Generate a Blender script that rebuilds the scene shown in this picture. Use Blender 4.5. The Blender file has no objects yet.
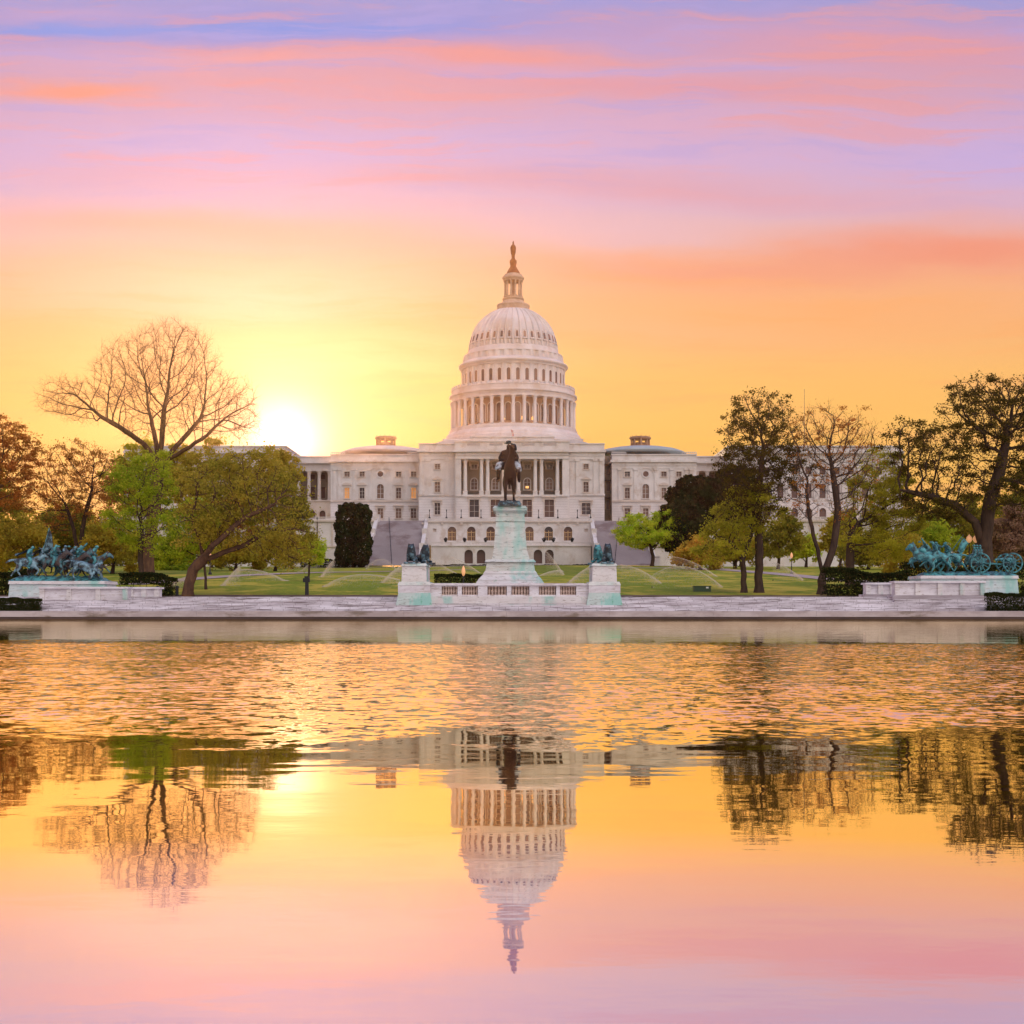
import bpy, bmesh, math, random
import numpy as np
from mathutils import Vector, Matrix

random.seed(7)
rng = np.random.default_rng(7)
scene = bpy.context.scene
COL = scene.collection
PI = math.pi
F = 1322.0          # focal length in pixels of the 1024 px wide frame
CAMZ = 0.92
HY = 606.8          # picture row of the horizon
def R(d): return math.radians(d)
def X(px, D): return (px - 512.0) * D / F
def Z(py, D): return CAMZ + (HY - py) * D / F
def S(n, D): return n * D / F

def sr(r, g, b):
    def f(c):
        c /= 255.0
        return c / 12.92 if c <= 0.04045 else ((c + 0.055) / 1.055) ** 2.4
    return (f(r), f(g), f(b), 1.0)

# ---------------------------------------------------------------- camera
cam = bpy.data.cameras.new('camera')
cam.sensor_width = 36.0
cam.lens = 36.0 * F / 1024.0
cam.shift_y = (HY - 512.0) / 1024.0
cam.clip_start = 0.1
cam.clip_end = 6000
camo = bpy.data.objects.new('camera', cam)
COL.objects.link(camo)
camo.location = (0, 0, CAMZ)
camo.rotation_euler = (R(90), 0, 0)
scene.camera = camo

scene.view_settings.view_transform = 'Standard'
scene.view_settings.look = 'None'
scene.view_settings.gamma = 1.0
scene.view_settings.exposure = -0.03
scene.render.resolution_x = 1024
scene.render.resolution_y = 1024

# ---------------------------------------------------------------- node maths
class NT:
    def __init__(s, tree): s.t = tree; s.n = tree.nodes; s.l = tree.links
    def new(s, typ, **kw):
        nd = s.n.new(typ)
        for k, v in kw.items(): setattr(nd, k, v)
        return nd
    def put(s, sock, v):
        if isinstance(v, E): v = v.s
        if isinstance(v, bpy.types.NodeSocket): s.l.new(v, sock)
        else: sock.default_value = v
    def m(s, op, a, b=None, c=None, clamp=False):
        nd = s.new('ShaderNodeMath', operation=op); nd.use_clamp = clamp
        s.put(nd.inputs[0], a)
        if b is not None: s.put(nd.inputs[1], b)
        if c is not None: s.put(nd.inputs[2], c)
        return E(s, nd.outputs[0])
    def mix(s, fac, a, b, blend='MIX'):
        nd = s.new('ShaderNodeMix', data_type='RGBA', blend_type=blend)
        s.put(nd.inputs[0], fac); s.put(nd.inputs[6], a); s.put(nd.inputs[7], b)
        return E(s, nd.outputs[2])
    def ramp(s, fac, stops, interp='LINEAR'):
        nd = s.new('ShaderNodeValToRGB'); nd.color_ramp.interpolation = interp
        el = nd.color_ramp.elements
        while len(el) < len(stops): el.new(0.5)
        for e, (p, c) in zip(el, stops): e.position = p; e.color = c if len(c) == 4 else (*c, 1)
        s.put(nd.inputs[0], fac)
        return E(s, nd.outputs[0])
    def noise(s, vec, scale, detail=3, rough=0.5, dist=0.0):
        nd = s.new('ShaderNodeTexNoise')
        s.put(nd.inputs['Vector'], vec); nd.inputs['Scale'].default_value = scale
        nd.inputs['Detail'].default_value = detail; nd.inputs['Roughness'].default_value = rough
        nd.inputs['Distortion'].default_value = dist
        return E(s, nd.outputs[0])
    def comb(s, x, y, z=0.0):
        nd = s.new('ShaderNodeCombineXYZ')
        s.put(nd.inputs[0], x); s.put(nd.inputs[1], y); s.put(nd.inputs[2], z)
        return E(s, nd.outputs[0])
    def sep(s, v):
        nd = s.new('ShaderNodeSeparateXYZ'); s.put(nd.inputs[0], v)
        return [E(s, o) for o in nd.outputs]
    def mapping(s, vec, scale=(1, 1, 1), loc=(0, 0, 0), rot=(0, 0, 0)):
        nd = s.new('ShaderNodeMapping'); s.put(nd.inputs[0], vec)
        nd.inputs['Scale'].default_value = scale; nd.inputs['Location'].default_value = loc
        nd.inputs['Rotation'].default_value = rot
        return E(s, nd.outputs[0])
    def smooth(s, x, a, b):
        nd = s.new('ShaderNodeMapRange', interpolation_type='SMOOTHSTEP')
        s.put(nd.inputs[0], x); nd.inputs[1].default_value = a; nd.inputs[2].default_value = b
        nd.inputs[3].default_value = 0; nd.inputs[4].default_value = 1
        return E(s, nd.outputs[0])
class E:
    def __init__(s, nt, sock): s.nt = nt; s.s = sock
    def __add__(a, b): return a.nt.m('ADD', a, b)
    def __radd__(a, b): return a.nt.m('ADD', b, a)
    def __sub__(a, b): return a.nt.m('SUBTRACT', a, b)
    def __rsub__(a, b): return a.nt.m('SUBTRACT', b, a)
    def __mul__(a, b): return a.nt.m('MULTIPLY', a, b)
    def __rmul__(a, b): return a.nt.m('MULTIPLY', b, a)
    def __truediv__(a, b): return a.nt.m('DIVIDE', a, b)

# ---------------------------------------------------------------- world: dawn sky as a function of direction
SUN_AZ, SUN_EL = math.atan((284 - 512) / F), R(7.1)
world = bpy.data.worlds.new('World'); scene.world = world
world.use_nodes = True
def build_world():
    t = NT(world.node_tree); t.n.clear()
    tc = t.new('ShaderNodeTexCoord')
    x, y, z = t.sep(tc.outputs['Generated'])
    az = t.m('ARCTAN2', x, y)
    el = t.m('ARCSINE', z)
    elc = t.m('MINIMUM', t.m('MAXIMUM', el, -0.02), 1.35)
    yf = t.m('MAXIMUM', y, 0.40)
    U = x / yf * F + 512.0
    V = HY - t.m('MAXIMUM', z, -0.01) / yf * F
    # warp
    wv = t.comb(U * 0.0030, V * 0.012, 0.0)
    w1 = t.noise(wv, 1.0, 4, 0.55) - 0.5
    w2 = t.noise(t.comb(U * 0.0045, V * 0.020, 7.3), 1.0, 5, 0.6) - 0.5
    Vw = V + w1 * 44.0 + w2 * 30.0
    Uw = U + w2 * 140.0
    st = [(606, (255, 188, 92)), (440, (255, 196, 102)), (380, (254, 194, 112)), (325, (251, 188, 126)), (275, (246, 184, 148)),
          (238, (238, 190, 180)), (205, (222, 184, 204)), (160, (212, 178, 214)), (115, (210, 172, 204)), (75, (214, 166, 190)),
          (35, (190, 162, 206)), (0, (162, 160, 216)), (-300, (128, 150, 218)), (-1500, (110, 140, 215))]
    st = sorted([((606 - p) / 2106.0, sr(*c)) for p, c in st])
    col = t.ramp((606.0 - V - w1 * 26.0) / 2106.0, st)
    blobs = [
        (290, 26, 250, 15, 0, (132, 155, 228), 1.0), (60, 27, 120, 6, 0, (134, 158, 230), 1.0), (590, 4, 190, 8, 0, (158, 160, 222), .7),
        (60, 10, 90, 8, 0, (210, 168, 205), .5), (265, 60, 120, 8, .02, (252, 164, 142), .75), (70, 91, 85, 8, 0, (250, 160, 128), .9),
        (480, 54, 100, 10, 0, (250, 158, 140), .75), (200, 72, 40, 8, .1, (250, 162, 140), .5), (420, 82, 260, 20, 0, (228, 166, 176), .65),
        (280, 142, 280, 18, 0, (200, 180, 226), .6), (1000, 160, 120, 30, 0, (200, 178, 228), .75), (760, 64, 110, 6, .1, (206, 172, 214), .6),
        (900, 46, 240, 22, .05, (230, 160, 172), .75), (680, 86, 230, 13, .06, (230, 158, 168), .75), (600, 182, 220, 13, .05, (224, 168, 182), .7),
        (840, 200, 220, 12, .06, (226, 172, 188), .6), (430, 182, 120, 8, 0, (220, 166, 182), .5), (170, 224, 260, 14, .05, (250, 182, 162), .8),
        (420, 246, 130, 9, .05, (246, 184, 164), .6), (970, 250, 200, 20, .0, (245, 148, 122), .85), (730, 266, 190, 14, -.03, (244, 160, 134), .8),
        (850, 305, 330, 34, 0, (255, 180, 118), .6), (225, 288, 240, 27, 0, (246, 204, 172), .9), (350, 350, 170, 20, 0, (255, 208, 150), .5), (620, 330, 200, 16, .03, (250, 186, 140), .5), (120, 175, 90, 12, 0, (222, 172, 190), .5),
        (700, 130, 120, 14, 0, (224, 172, 196), .5), (620, 235, 130, 14, 0, (228, 188, 204), .6),
        (560, 68, 160, 7, .03, (206, 172, 214), .5), (120, 62, 130, 12, 0, (208, 172, 210), .5), (900, 120, 150, 12, .05, (212, 174, 212), .5),
    ]
    for i, (cx, cy, sx, sy, sl, c, k) in enumerate(blobs):
        du = (Uw - cx) / sx if False else t.m('DIVIDE', t.m('SUBTRACT', Uw, float(cx)), float(sx))
        dv = t.m('DIVIDE', t.m('SUBTRACT', Vw, t.m('MULTIPLY_ADD', du, float(sx * sl), float(cy))), float(sy * 1.15))
        r2 = du * du + dv * dv
        g = t.m('EXPONENT', r2 * -1.0)
        col = t.mix(t.m('MULTIPLY', g, float(k), clamp=True), col, sr(*c))
    # thin streaks high up
    stn = t.noise(t.comb(Uw * 0.0040, Vw * 0.050, 3.0), 1.0, 6, 0.62)
    hi = t.smooth(V, 235.0, 130.0)
    f1 = t.smooth(stn, 0.50, 0.66) * hi * 0.42
    col = t.mix(f1, col, sr(246, 160, 146))
    f2 = t.smooth(stn, 0.48, 0.34) * hi * 0.45
    col = t.mix(f2, col, sr(182, 168, 224))
    # bands low down, barely warmer / paler
    f3 = t.smooth(stn, 0.46, 0.66) * t.smooth(V, 210.0, 330.0) * 0.40
    col = t.mix(f3, col, sr(255, 178, 112))
    # glow of the sun
    sd = (math.sin(SUN_AZ) * math.cos(SUN_EL), math.cos(SUN_AZ) * math.cos(SUN_EL), math.sin(SUN_EL))
    dot = x * sd[0] + y * sd[1] + z * sd[2]
    rr = t.m('ARCCOSINE', t.m('MINIMUM', dot, 0.999999)) * F
    def add(col, prof, c):
        return t.mix(1.0, col, t.mix(1.0, t.comb(prof, prof, prof), c, 'MULTIPLY'), 'ADD')
    q = rr / 33.0
    col = add(col, t.m('EXPONENT', q * q * -1.0), (1.1, 1.0, .8, 1))
    col = add(col, t.m('EXPONENT', rr / -52.0), (.60, .35, .50, 1))
    col = add(col, t.m('EXPONENT', rr / -120.0), (.15, .02, .05, 1))
    # warm lobe added beyond the frame, to put warm light on left edges
    lobe = t.smooth(az, -2.2, -1.0) * t.smooth(az, -.40, -.80) * t.smooth(z, .55, .05)
    col = add(col, lobe, (1.9, .95, .32, 1))
    # opposite half of the sky: added brightness, out of view, to light the facade
    back = t.smooth(y, 0.25, -0.35)
    kd = x * .55 + y * -.62 + z * .56
    key = t.smooth(kd, .45, .98)
    bc = t.mix(t.smooth(z, 0.45, 0.95), t.mix(t.smooth(z, .02, .30), (.36, .31, .29, 1), (.72, .66, .69, 1)), (.66, .68, .84, 1))
    bc = t.mix(1.0, bc, t.mix(1.0, t.comb(key, key, key), (1.22, 1.13, 1.14, 1), 'MULTIPLY'), 'ADD')
    col = t.mix(back, col, bc)
    # below the horizon
    col = t.mix(t.smooth(z, -0.01, -0.06), col, (0.12, 0.10, 0.08, 1))
    bg = t.new('ShaderNodeBackground'); t.put(bg.inputs[0], col); bg.inputs[1].default_value = 1.0
    out = t.new('ShaderNodeOutputWorld'); t.l.new(bg.outputs[0], out.inputs[0])
build_world()

sun = bpy.data.lights.new('sun', 'SUN'); sun.energy = 4.0; sun.angle = R(0.5); sun.color = (1.0, .70, .36)
suno = bpy.data.objects.new('sun', sun); COL.objects.link(suno)
LA, LE = math.atan((274 - 512) / F), R(6.75)
dsun = Vector((math.sin(LA) * math.cos(LE), math.cos(LA) * math.cos(LE), math.sin(LE)))
suno.rotation_euler = dsun.to_track_quat('Z', 'Y').to_euler()
suno.location = (-80, 400, 120)

# ---------------------------------------------------------------- materials
def pmat(name, color, rough=.7, spec=.3, metal=0.0):
    m = bpy.data.materials.new(name); m.use_nodes = True
    t = NT(m.node_tree); b = t.n['Principled BSDF']
    b.inputs['Roughness'].default_value = rough; b.inputs['Specular IOR Level'].default_value = spec
    b.inputs['Metallic'].default_value = metal
    if not isinstance(color, (tuple, list)): pass
    else: b.inputs['Base Color'].default_value = color
    return m, t, b
def noisy(name, c1, c2, scale=1.0, stretch=(1, 1, 1), detail=5, rough=.75, lo=.35, hi=.65, bump=0.0, bscale=None, c3=None, s3=.3, spec=.25, metal=0.0):
    m, t, b = pmat(name, (1, 1, 1, 1), rough, spec, metal)
    tc = t.new('ShaderNodeTexCoord')
    v = t.mapping(tc.outputs['Object'], stretch)
    n = t.noise(v, scale, detail, .6)
    col = t.mix(t.smooth(n, lo, hi), c1, c2)
    if c3:
        n3 = t.noise(t.mapping(tc.outputs['Object'], stretch, (13, 5, 7)), scale * s3, detail, .65)
        col = t.mix(t.smooth(n3, .50, .68), col, c3)
    t.put(b.inputs['Base Color'], col)
    if bump:
        bp = t.new('ShaderNodeBump'); bp.inputs['Strength'].default_value = bump; bp.inputs['Distance'].default_value = .1
        t.put(bp.inputs['Height'], t.noise(v, bscale or scale * 3, 5, .6)); t.l.new(bp.outputs[0], b.inputs['Normal'])
    return m

M = {}
M['stone'] = noisy('pale_sandstone', (.70, .64, .61, 1), (.60, .54, .51, 1), .22, (1, 1, .8), c3=(.54, .45, .39, 1), s3=1.4)
def rusticated():
    m, t, b = pmat('rusticated_stone', (1, 1, 1, 1), .75, .25)
    tc = t.new('ShaderNodeTexCoord')
    n = t.noise(tc.outputs['Object'], .2, 4, .6)
    col = t.mix(t.smooth(n, .35, .65), (.69, .63, .61, 1), (.61, .55, .53, 1))
    x, y, z = t.sep(tc.outputs['Object'])
    fr = t.m('FRACT', z / 0.80)
    jz = t.smooth(fr, .14, .05)
    col = t.mix(jz * .55, col, (.30, .24, .23, 1))
    t.put(b.inputs['Base Color'], col)
    return m
M['rust'] = rusticated()
M['domewhite'] = noisy('painted_iron_white', (.68, .61, .59, 1), (.60, .52, .50, 1), .25, (1, 1, .6), c3=(.55, .44, .38, 1), s3=.6, rough=.6)
M['lantern'] = noisy('warm_lantern_iron', (.58, .40, .29, 1), (.48, .31, .21, 1), .6)
M['trim'] = noisy('trim_stone', (.64, .54, .47, 1), (.54, .44, .38, 1), .4, (1, 1, 2))
M['glass'] = pmat('dark_window_glass', (.13, .065, .05, 1), .25, .5)[0]
M['shade'] = noisy('shade_toned_stone', (.29, .22, .165, 1), (.22, .165, .125, 1), .3)  # darker copy of the stone, with recess shade put into its colour
M['bronze'] = noisy('brown_bronze', (.022, .009, .007, 1), (.010, .006, .007, 1), 1.6, detail=4, rough=.6, spec=.2, metal=0.0)
M['liondark'] = noisy('dark_blue_green_bronze', (.022, .030, .036, 1), (.13, .22, .26, 1), 2.6, detail=5, rough=.5, lo=.48, hi=.64, spec=.35)
M['darkpat'] = noisy('dark_streaked_patina', (.045, .028, .024, 1), (.06, .16, .18, 1), 2.2, (1, 1, .6), detail=5, rough=.5, lo=.46, hi=.60, spec=.4)
M['palepatina'] = noisy('pale_patina', (.42, .46, .50, 1), (.10, .08, .08, 1), 3.0, lo=.45, hi=.6)
M['dombronze'] = noisy('weathered_dome_bronze', (.34, .105, .022, 1), (.24, .07, .018, 1), .8, rough=.6)
M['copper'] = noisy('green_copper_roof', (.40, .44, .44, 1), (.33, .37, .38, 1), .3, rough=.5)
M['grayroof'] = noisy('pale_roof', (.58, .52, .50, 1), (.50, .44, .43, 1), .3, rough=.6)
M['ironlamp'] = pmat('black_iron', (.02, .02, .022, 1), .5, .4)[0]
def emis(name, c, s):
    m = bpy.data.materials.new(name); m.use_nodes = True; t = NT(m.node_tree); b = t.n['Principled BSDF']
    b.inputs['Base Color'].default_value = c; b.inputs['Emission Color'].default_value = c; b.inputs['Emission Strength'].default_value = s
    return m
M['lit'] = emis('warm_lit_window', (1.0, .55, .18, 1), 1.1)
M['litdim'] = emis('dim_lit_window', (.62, .28, .09, 1), .5)
M['globe'] = emis('lamp_globe', (.85, .42, .20, 1), .45)
def marble(name, a, b_, crack=(.35, .28, .24, 1), green=0.0, gscale=.5, sc=.5, grain=(1, 1, 3)):
    m, t, b = pmat(name, (1, 1, 1, 1), .55, .35)
    tc = t.new('ShaderNodeTexCoord'); ob = tc.outputs['Object']
    n = t.noise(t.mapping(ob, grain), sc, 6, .65)
    col = t.mix(t.smooth(n, .35, .65), a, b_)
    n2 = t.noise(t.mapping(ob, (1.2, 1.2, 5)), 1.6, 6, .7)
    col = t.mix(t.smooth(n2, .56, .66) * .85, col, crack)
    n5 = t.noise(t.mapping(ob, (.5, .5, 7)), .9, 5, .65, .3)
    col = t.mix(t.smooth(n5, .55, .66) * .55, col, (.34, .25, .19, 1))
    if green > 0:
        n3 = t.noise(t.mapping(ob, (1, 1, .35)), gscale, 5, .6)
        col = t.mix(t.m('MULTIPLY', t.smooth(n3, .62 - green * .3, .80 - green * .3), .85), col, (.24, .50, .43, 1))
        n4 = t.noise(t.mapping(ob, (1.3, 1.3, .5), (9, 3, 1)), gscale * 1.4, 4, .6)
        col = t.mix(t.smooth(n4, .70 - green * .12, .78 - green * .08) * .8, col, (.05, .30, .14, 1))
    t.put(b.inputs['Base Color'], col)
    return m
M['marble'] = marble('white_marble', (.74, .70, .72, 1), (.58, .52, .54, 1))
M['marbleg'] = marble('green_stained_marble', (.66, .66, .62, 1), (.54, .52, .48, 1), (.10, .10, .09, 1), .58, .40)
M['marblel'] = marble('lightly_stained_marble', (.70, .66, .64, 1), (.60, .54, .52, 1), (.22, .17, .13, 1), .32, .5)
M['patina'] = noisy('verdigris_bronze', (.085, .33, .35, 1), (.028, .10, .11, 1), 2.6, detail=5, rough=.5, lo=.38, hi=.62, spec=.45, metal=.15, c3=(.03, .022, .018, 1), s3=.8)
M['patblue'] = noisy('blue_patina_bronze', (.20, .34, .40, 1), (.030, .05, .06, 1), 2.4, detail=5, rough=.5, lo=.42, hi=.58, spec=.45, metal=.15, c3=(.035, .022, .02, 1), s3=1.1)
M['granite'] = noisy('coping_granite', (.46, .38, .37, 1), (.34, .27, .26, 1), 1.3, (.35, 1, 1), c3=(.20, .15, .12, 1), s3=.8, rough=.6)

# ---------------------------------------------------------------- mesh builder
WOFF = {}
def setp(o, label=None, cat=None, group=None, kind=None):
    if label: o['label'] = label
    if cat: o['category'] = cat
    if group: o['group'] = group
    if kind: o['kind'] = kind
    return o
def thing(name, loc, label, cat, group=None, kind=None):
    o = bpy.data.objects.new(name, None); COL.objects.link(o); o.location = loc
    o.empty_display_size = .5
    WOFF[o.name] = Vector(loc)
    return setp(o, label, cat, group, kind)
class MB:
    def __init__(s): s.v = []; s.f = []
    def add(s, vs, fs):
        k = len(s.v); s.v.extend(vs); s.f.extend([tuple(i + k for i in f) for f in fs]); return s
    def box(s, x0, x1, y0, y1, z0, z1, top=None):
        if x0 > x1: x0, x1 = x1, x0
        if y0 > y1: y0, y1 = y1, y0
        if z0 > z1: z0, z1 = z1, z0
        a, b, c, d = (x0, x1, y0, y1)
        if top is not None:  # inset of the top
            ta = top if isinstance(top, tuple) else (top, top)
            A, B, C_, D_ = x0 + ta[0], x1 - ta[0], y0 + ta[1], y1 - ta[1]
        else: A, B, C_, D_ = a, b, c, d
        return s.add([(a, c, z0), (b, c, z0), (b, d, z0), (a, d, z0), (A, C_, z1), (B, C_, z1), (B, D_, z1), (A, D_, z1)],
                     [(0, 3, 2, 1), (4, 5, 6, 7), (0, 1, 5, 4), (1, 2, 6, 5), (2, 3, 7, 6), (3, 0, 4, 7)])
    def lathe(s, prof, seg=48, c=(0, 0, 0), mod=None, caps=True, a0=0, a1=2 * PI):
        full = abs(a1 - a0 - 2 * PI) < 1e-6
        n = seg if full else seg + 1
        vs = []
        for r, z in prof:
            for i in range(n):
                a = a0 + (a1 - a0) * i / seg
                rr = r + (mod(a, r, z, i) if mod else 0)
                vs.append((c[0] + rr * math.sin(a), c[1] - rr * math.cos(a), c[2] + z))
        fs = []
        for j in range(len(prof) - 1):
            for i in range(seg):
                k = (i + 1) % n
                fs.append((j * n + i, j * n + k, (j + 1) * n + k, (j + 1) * n + i))
        if caps and full:
            fs.append(tuple(reversed(range(n)))); fs.append(tuple(range((len(prof) - 1) * n, len(prof) * n)))
        return s.add(vs, fs)
    def cyl(s, x, y, z0, z1, r0, r1=None, seg=12):
        return s.lathe([(r0, z0), (r1 if r1 is not None else r0, z1)], seg, (x, y, 0))
    def poly(s, pts, y0, y1):
        """polygon in xz (ccw seen from -y) extruded from y0 to y1"""
        n = len(pts)
        vs = [(p[0], y0, p[1]) for p in pts] + [(p[0], y1, p[1]) for p in pts]
        fs = [tuple(range(n)), tuple(reversed(range(n, 2 * n)))]
        for i in range(n):
            k = (i + 1) % n; fs.append((i, i + n, k + n, k))
        return s.add(vs, fs)
    def polyx(s, pts, x0, x1):
        """polygon in yz extruded along x"""
        n = len(pts)
        vs = [(x0, p[0], p[1]) for p in pts] + [(x1, p[0], p[1]) for p in pts]
        fs = [tuple(reversed(range(n))), tuple(range(n, 2 * n))]
        for i in range(n):
            k = (i + 1) % n; fs.append((i, k, k + n, i + n))
        return s.add(vs, fs)
    def tube(s, pts, rad, seg=6, cap=True):
        pts = [Vector(p) for p in pts]; n = len(pts)
        if not isinstance(rad, (list, tuple)): rad = [rad] * n
        vs = []; up = Vector((.13, .27, .95)).normalized()
        for i, p in enumerate(pts):
            d = (pts[min(i + 1, n - 1)] - pts[max(i - 1, 0)])
            d = d.normalized() if d.length > 1e-9 else Vector((0, 0, 1))
            a = d.cross(up)
            if a.length < .05: a = d.cross(Vector((1, 0, 0)))
            a.normalize(); b = d.cross(a)
            for k in range(seg):
                q = 2 * PI * k / seg
                vs.append(tuple(p + (a * math.cos(q) + b * math.sin(q)) * rad[i]))
        fs = []
        for i in range(n - 1):
            for k in range(seg):
                l = (k + 1) % seg
                fs.append((i * seg + k, i * seg + l, (i + 1) * seg + l, (i + 1) * seg + k))
        if cap: fs.append(tuple(reversed(range(seg)))); fs.append(tuple(range((n - 1) * seg, n * seg)))
        return s.add(vs, fs)
    def wall(s, x0, x1, z0, z1, y, holes, depth=.6):
        """front face at y (facing -y) with real openings (xa, xb, za, zb, arched)"""
        xs = sorted({x0, x1, *[h[0] for h in holes], *[h[1] for h in holes]})
        zs = sorted({z0, z1, *[h[2] for h in holes], *[h[3] for h in holes]})
        for i in range(len(xs) - 1):
            for j in range(len(zs) - 1):
                cx, cz = (xs[i] + xs[i + 1]) / 2, (zs[j] + zs[j + 1]) / 2
                if any(h[0] < cx < h[1] and h[2] < cz < h[3] for h in holes): continue
                a, b, c, d = xs[i], xs[i + 1], zs[j], zs[j + 1]
                s.add([(a, y, c), (b, y, c), (b, y, d), (a, y, d)], [(0, 1, 2, 3)])
        for h in holes:
            a, b, c, d = h[:4]
            if h[4]:
                r = (b - a) / 2; cz = d - r; n = 8
                arc = [((a + b) / 2 - r * math.cos(PI * k / n), cz + r * math.sin(PI * k / n)) for k in range(n + 1)]
                for k in range(n):
                    cor = (a, d) if k < n / 2 else (b, d)
                    s.add([(arc[k][0], y, arc[k][1]), (arc[k + 1][0], y, arc[k + 1][1]), (cor[0], y, cor[1])], [(0, 1, 2)])
                m_ = arc[n // 2]
                path = [(a, c)] + arc + [(b, c)]
            else: path = [(a, c), (a, d), (b, d), (b, c)]
            path.append(path[0])
            for k in range(len(path) - 1):
                p, q = path[k], path[k + 1]
                s.add([(p[0], y, p[1]), (q[0], y, q[1]), (q[0], y + depth, q[1]), (p[0], y + depth, p[1])], [(0, 1, 2, 3)])
        return s
    def build(s, name, mat, parent=None, origin=None, smooth=False, vec=None):
        off = Vector((0, 0, 0))
        if parent is not None: off = WOFF[parent.name]
        own = Vector(origin) if origin is not None else Vector(off)
        me = bpy.data.meshes.new(name)
        vs = [(a - own[0], b - own[1], c - own[2]) for a, b, c in s.v]
        me.from_pydata(vs, [], s.f); me.update()
        if smooth:
            me.polygons.foreach_set('use_smooth', [True] * len(me.polygons))
        me.materials.append(mat if not isinstance(mat, str) else M[mat])
        o = bpy.data.objects.new(name, me); COL.objects.link(o)
        if parent is not None: o.parent = parent
        o.location = own - off
        WOFF[o.name] = own
        return o
def copyp(o, parent, loc, rz=0.0):
    """copy of a part (with its own children) at world position loc"""
    c = o.copy(); COL.objects.link(c); c.parent = parent
    off = WOFF[parent.name] if parent else Vector((0, 0, 0))
    c.location = Vector(loc) - off; c.rotation_euler = (0, 0, rz)
    WOFF[c.name] = Vector(loc)
    for ch in list(o.children):
        d = ch.copy(); COL.objects.link(d); d.parent = c
    return c
def ngon_arch(xa, xb, za, zb, n=8):
    r = (xb - xa) / 2; cz = zb - r
    return [(xa, za), (xb, za)] + [((xa + xb) / 2 + r * math.cos(PI * k / n), cz + r * math.sin(PI * k / n)) for k in range(n + 1)]

def fast_mesh(name, V, Fq, mat, parent, own, nper=4, smooth=False, mats=None):
    me = bpy.data.meshes.new(name)
    V = np.asarray(V, dtype=np.float32) - np.array(own, dtype=np.float32); Fq = np.asarray(Fq, dtype=np.int32)
    nf = len(Fq)
    me.vertices.add(len(V)); me.vertices.foreach_set('co', V.ravel())
    me.loops.add(nf * nper); me.loops.foreach_set('vertex_index', Fq.ravel())
    me.polygons.add(nf); me.polygons.foreach_set('loop_start', np.arange(0, nf * nper, nper, dtype=np.int32))
    me.polygons.foreach_set('loop_total', np.full(nf, nper, dtype=np.int32))
    if smooth: me.polygons.foreach_set('use_smooth', np.ones(nf, dtype=bool))
    me.update(calc_edges=True)
    me.materials.append(M[mat] if isinstance(mat, str) else mat)
    o = bpy.data.objects.new(name, me); COL.objects.link(o)
    if parent is not None:
        o.parent = parent; o.location = Vector(own) - WOFF[parent.name]
    else: o.location = own
    WOFF[o.name] = Vector(own)
    return o

# ================================================================= the domed building
AX = X(513.2, 448)
M['panel'] = noisy('grey_louvred_panel', (.46, .40, .38, 1), (.40, .34, .33, 1), .6)
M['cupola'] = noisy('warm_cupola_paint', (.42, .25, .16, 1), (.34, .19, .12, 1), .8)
M['peri'] = noisy('warm_shade_wall', (.50, .33, .24, 1), (.42, .26, .18, 1), .5)  # warm shade behind the columns, put into the wall colour
M['tanframe'] = pmat('tan_painted_frame', (.50, .30, .14, 1), .6, .3)[0]
cap = thing('domed_capitol_building', (0, 430, 27.0), 'great white domed building with columned drum, low wings and arched windows above the lawn', 'building')

def rbox(mb, p0, p1, q0, q1, D, dep, top=None):
    """box whose front face stands at distance D: picture columns p0..p1, rows q0 (top)..q1 (bottom)"""
    return mb.box(X(p0, D), X(p1, D), D, D + dep, Z(q1, D), Z(q0, D), top)

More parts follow.
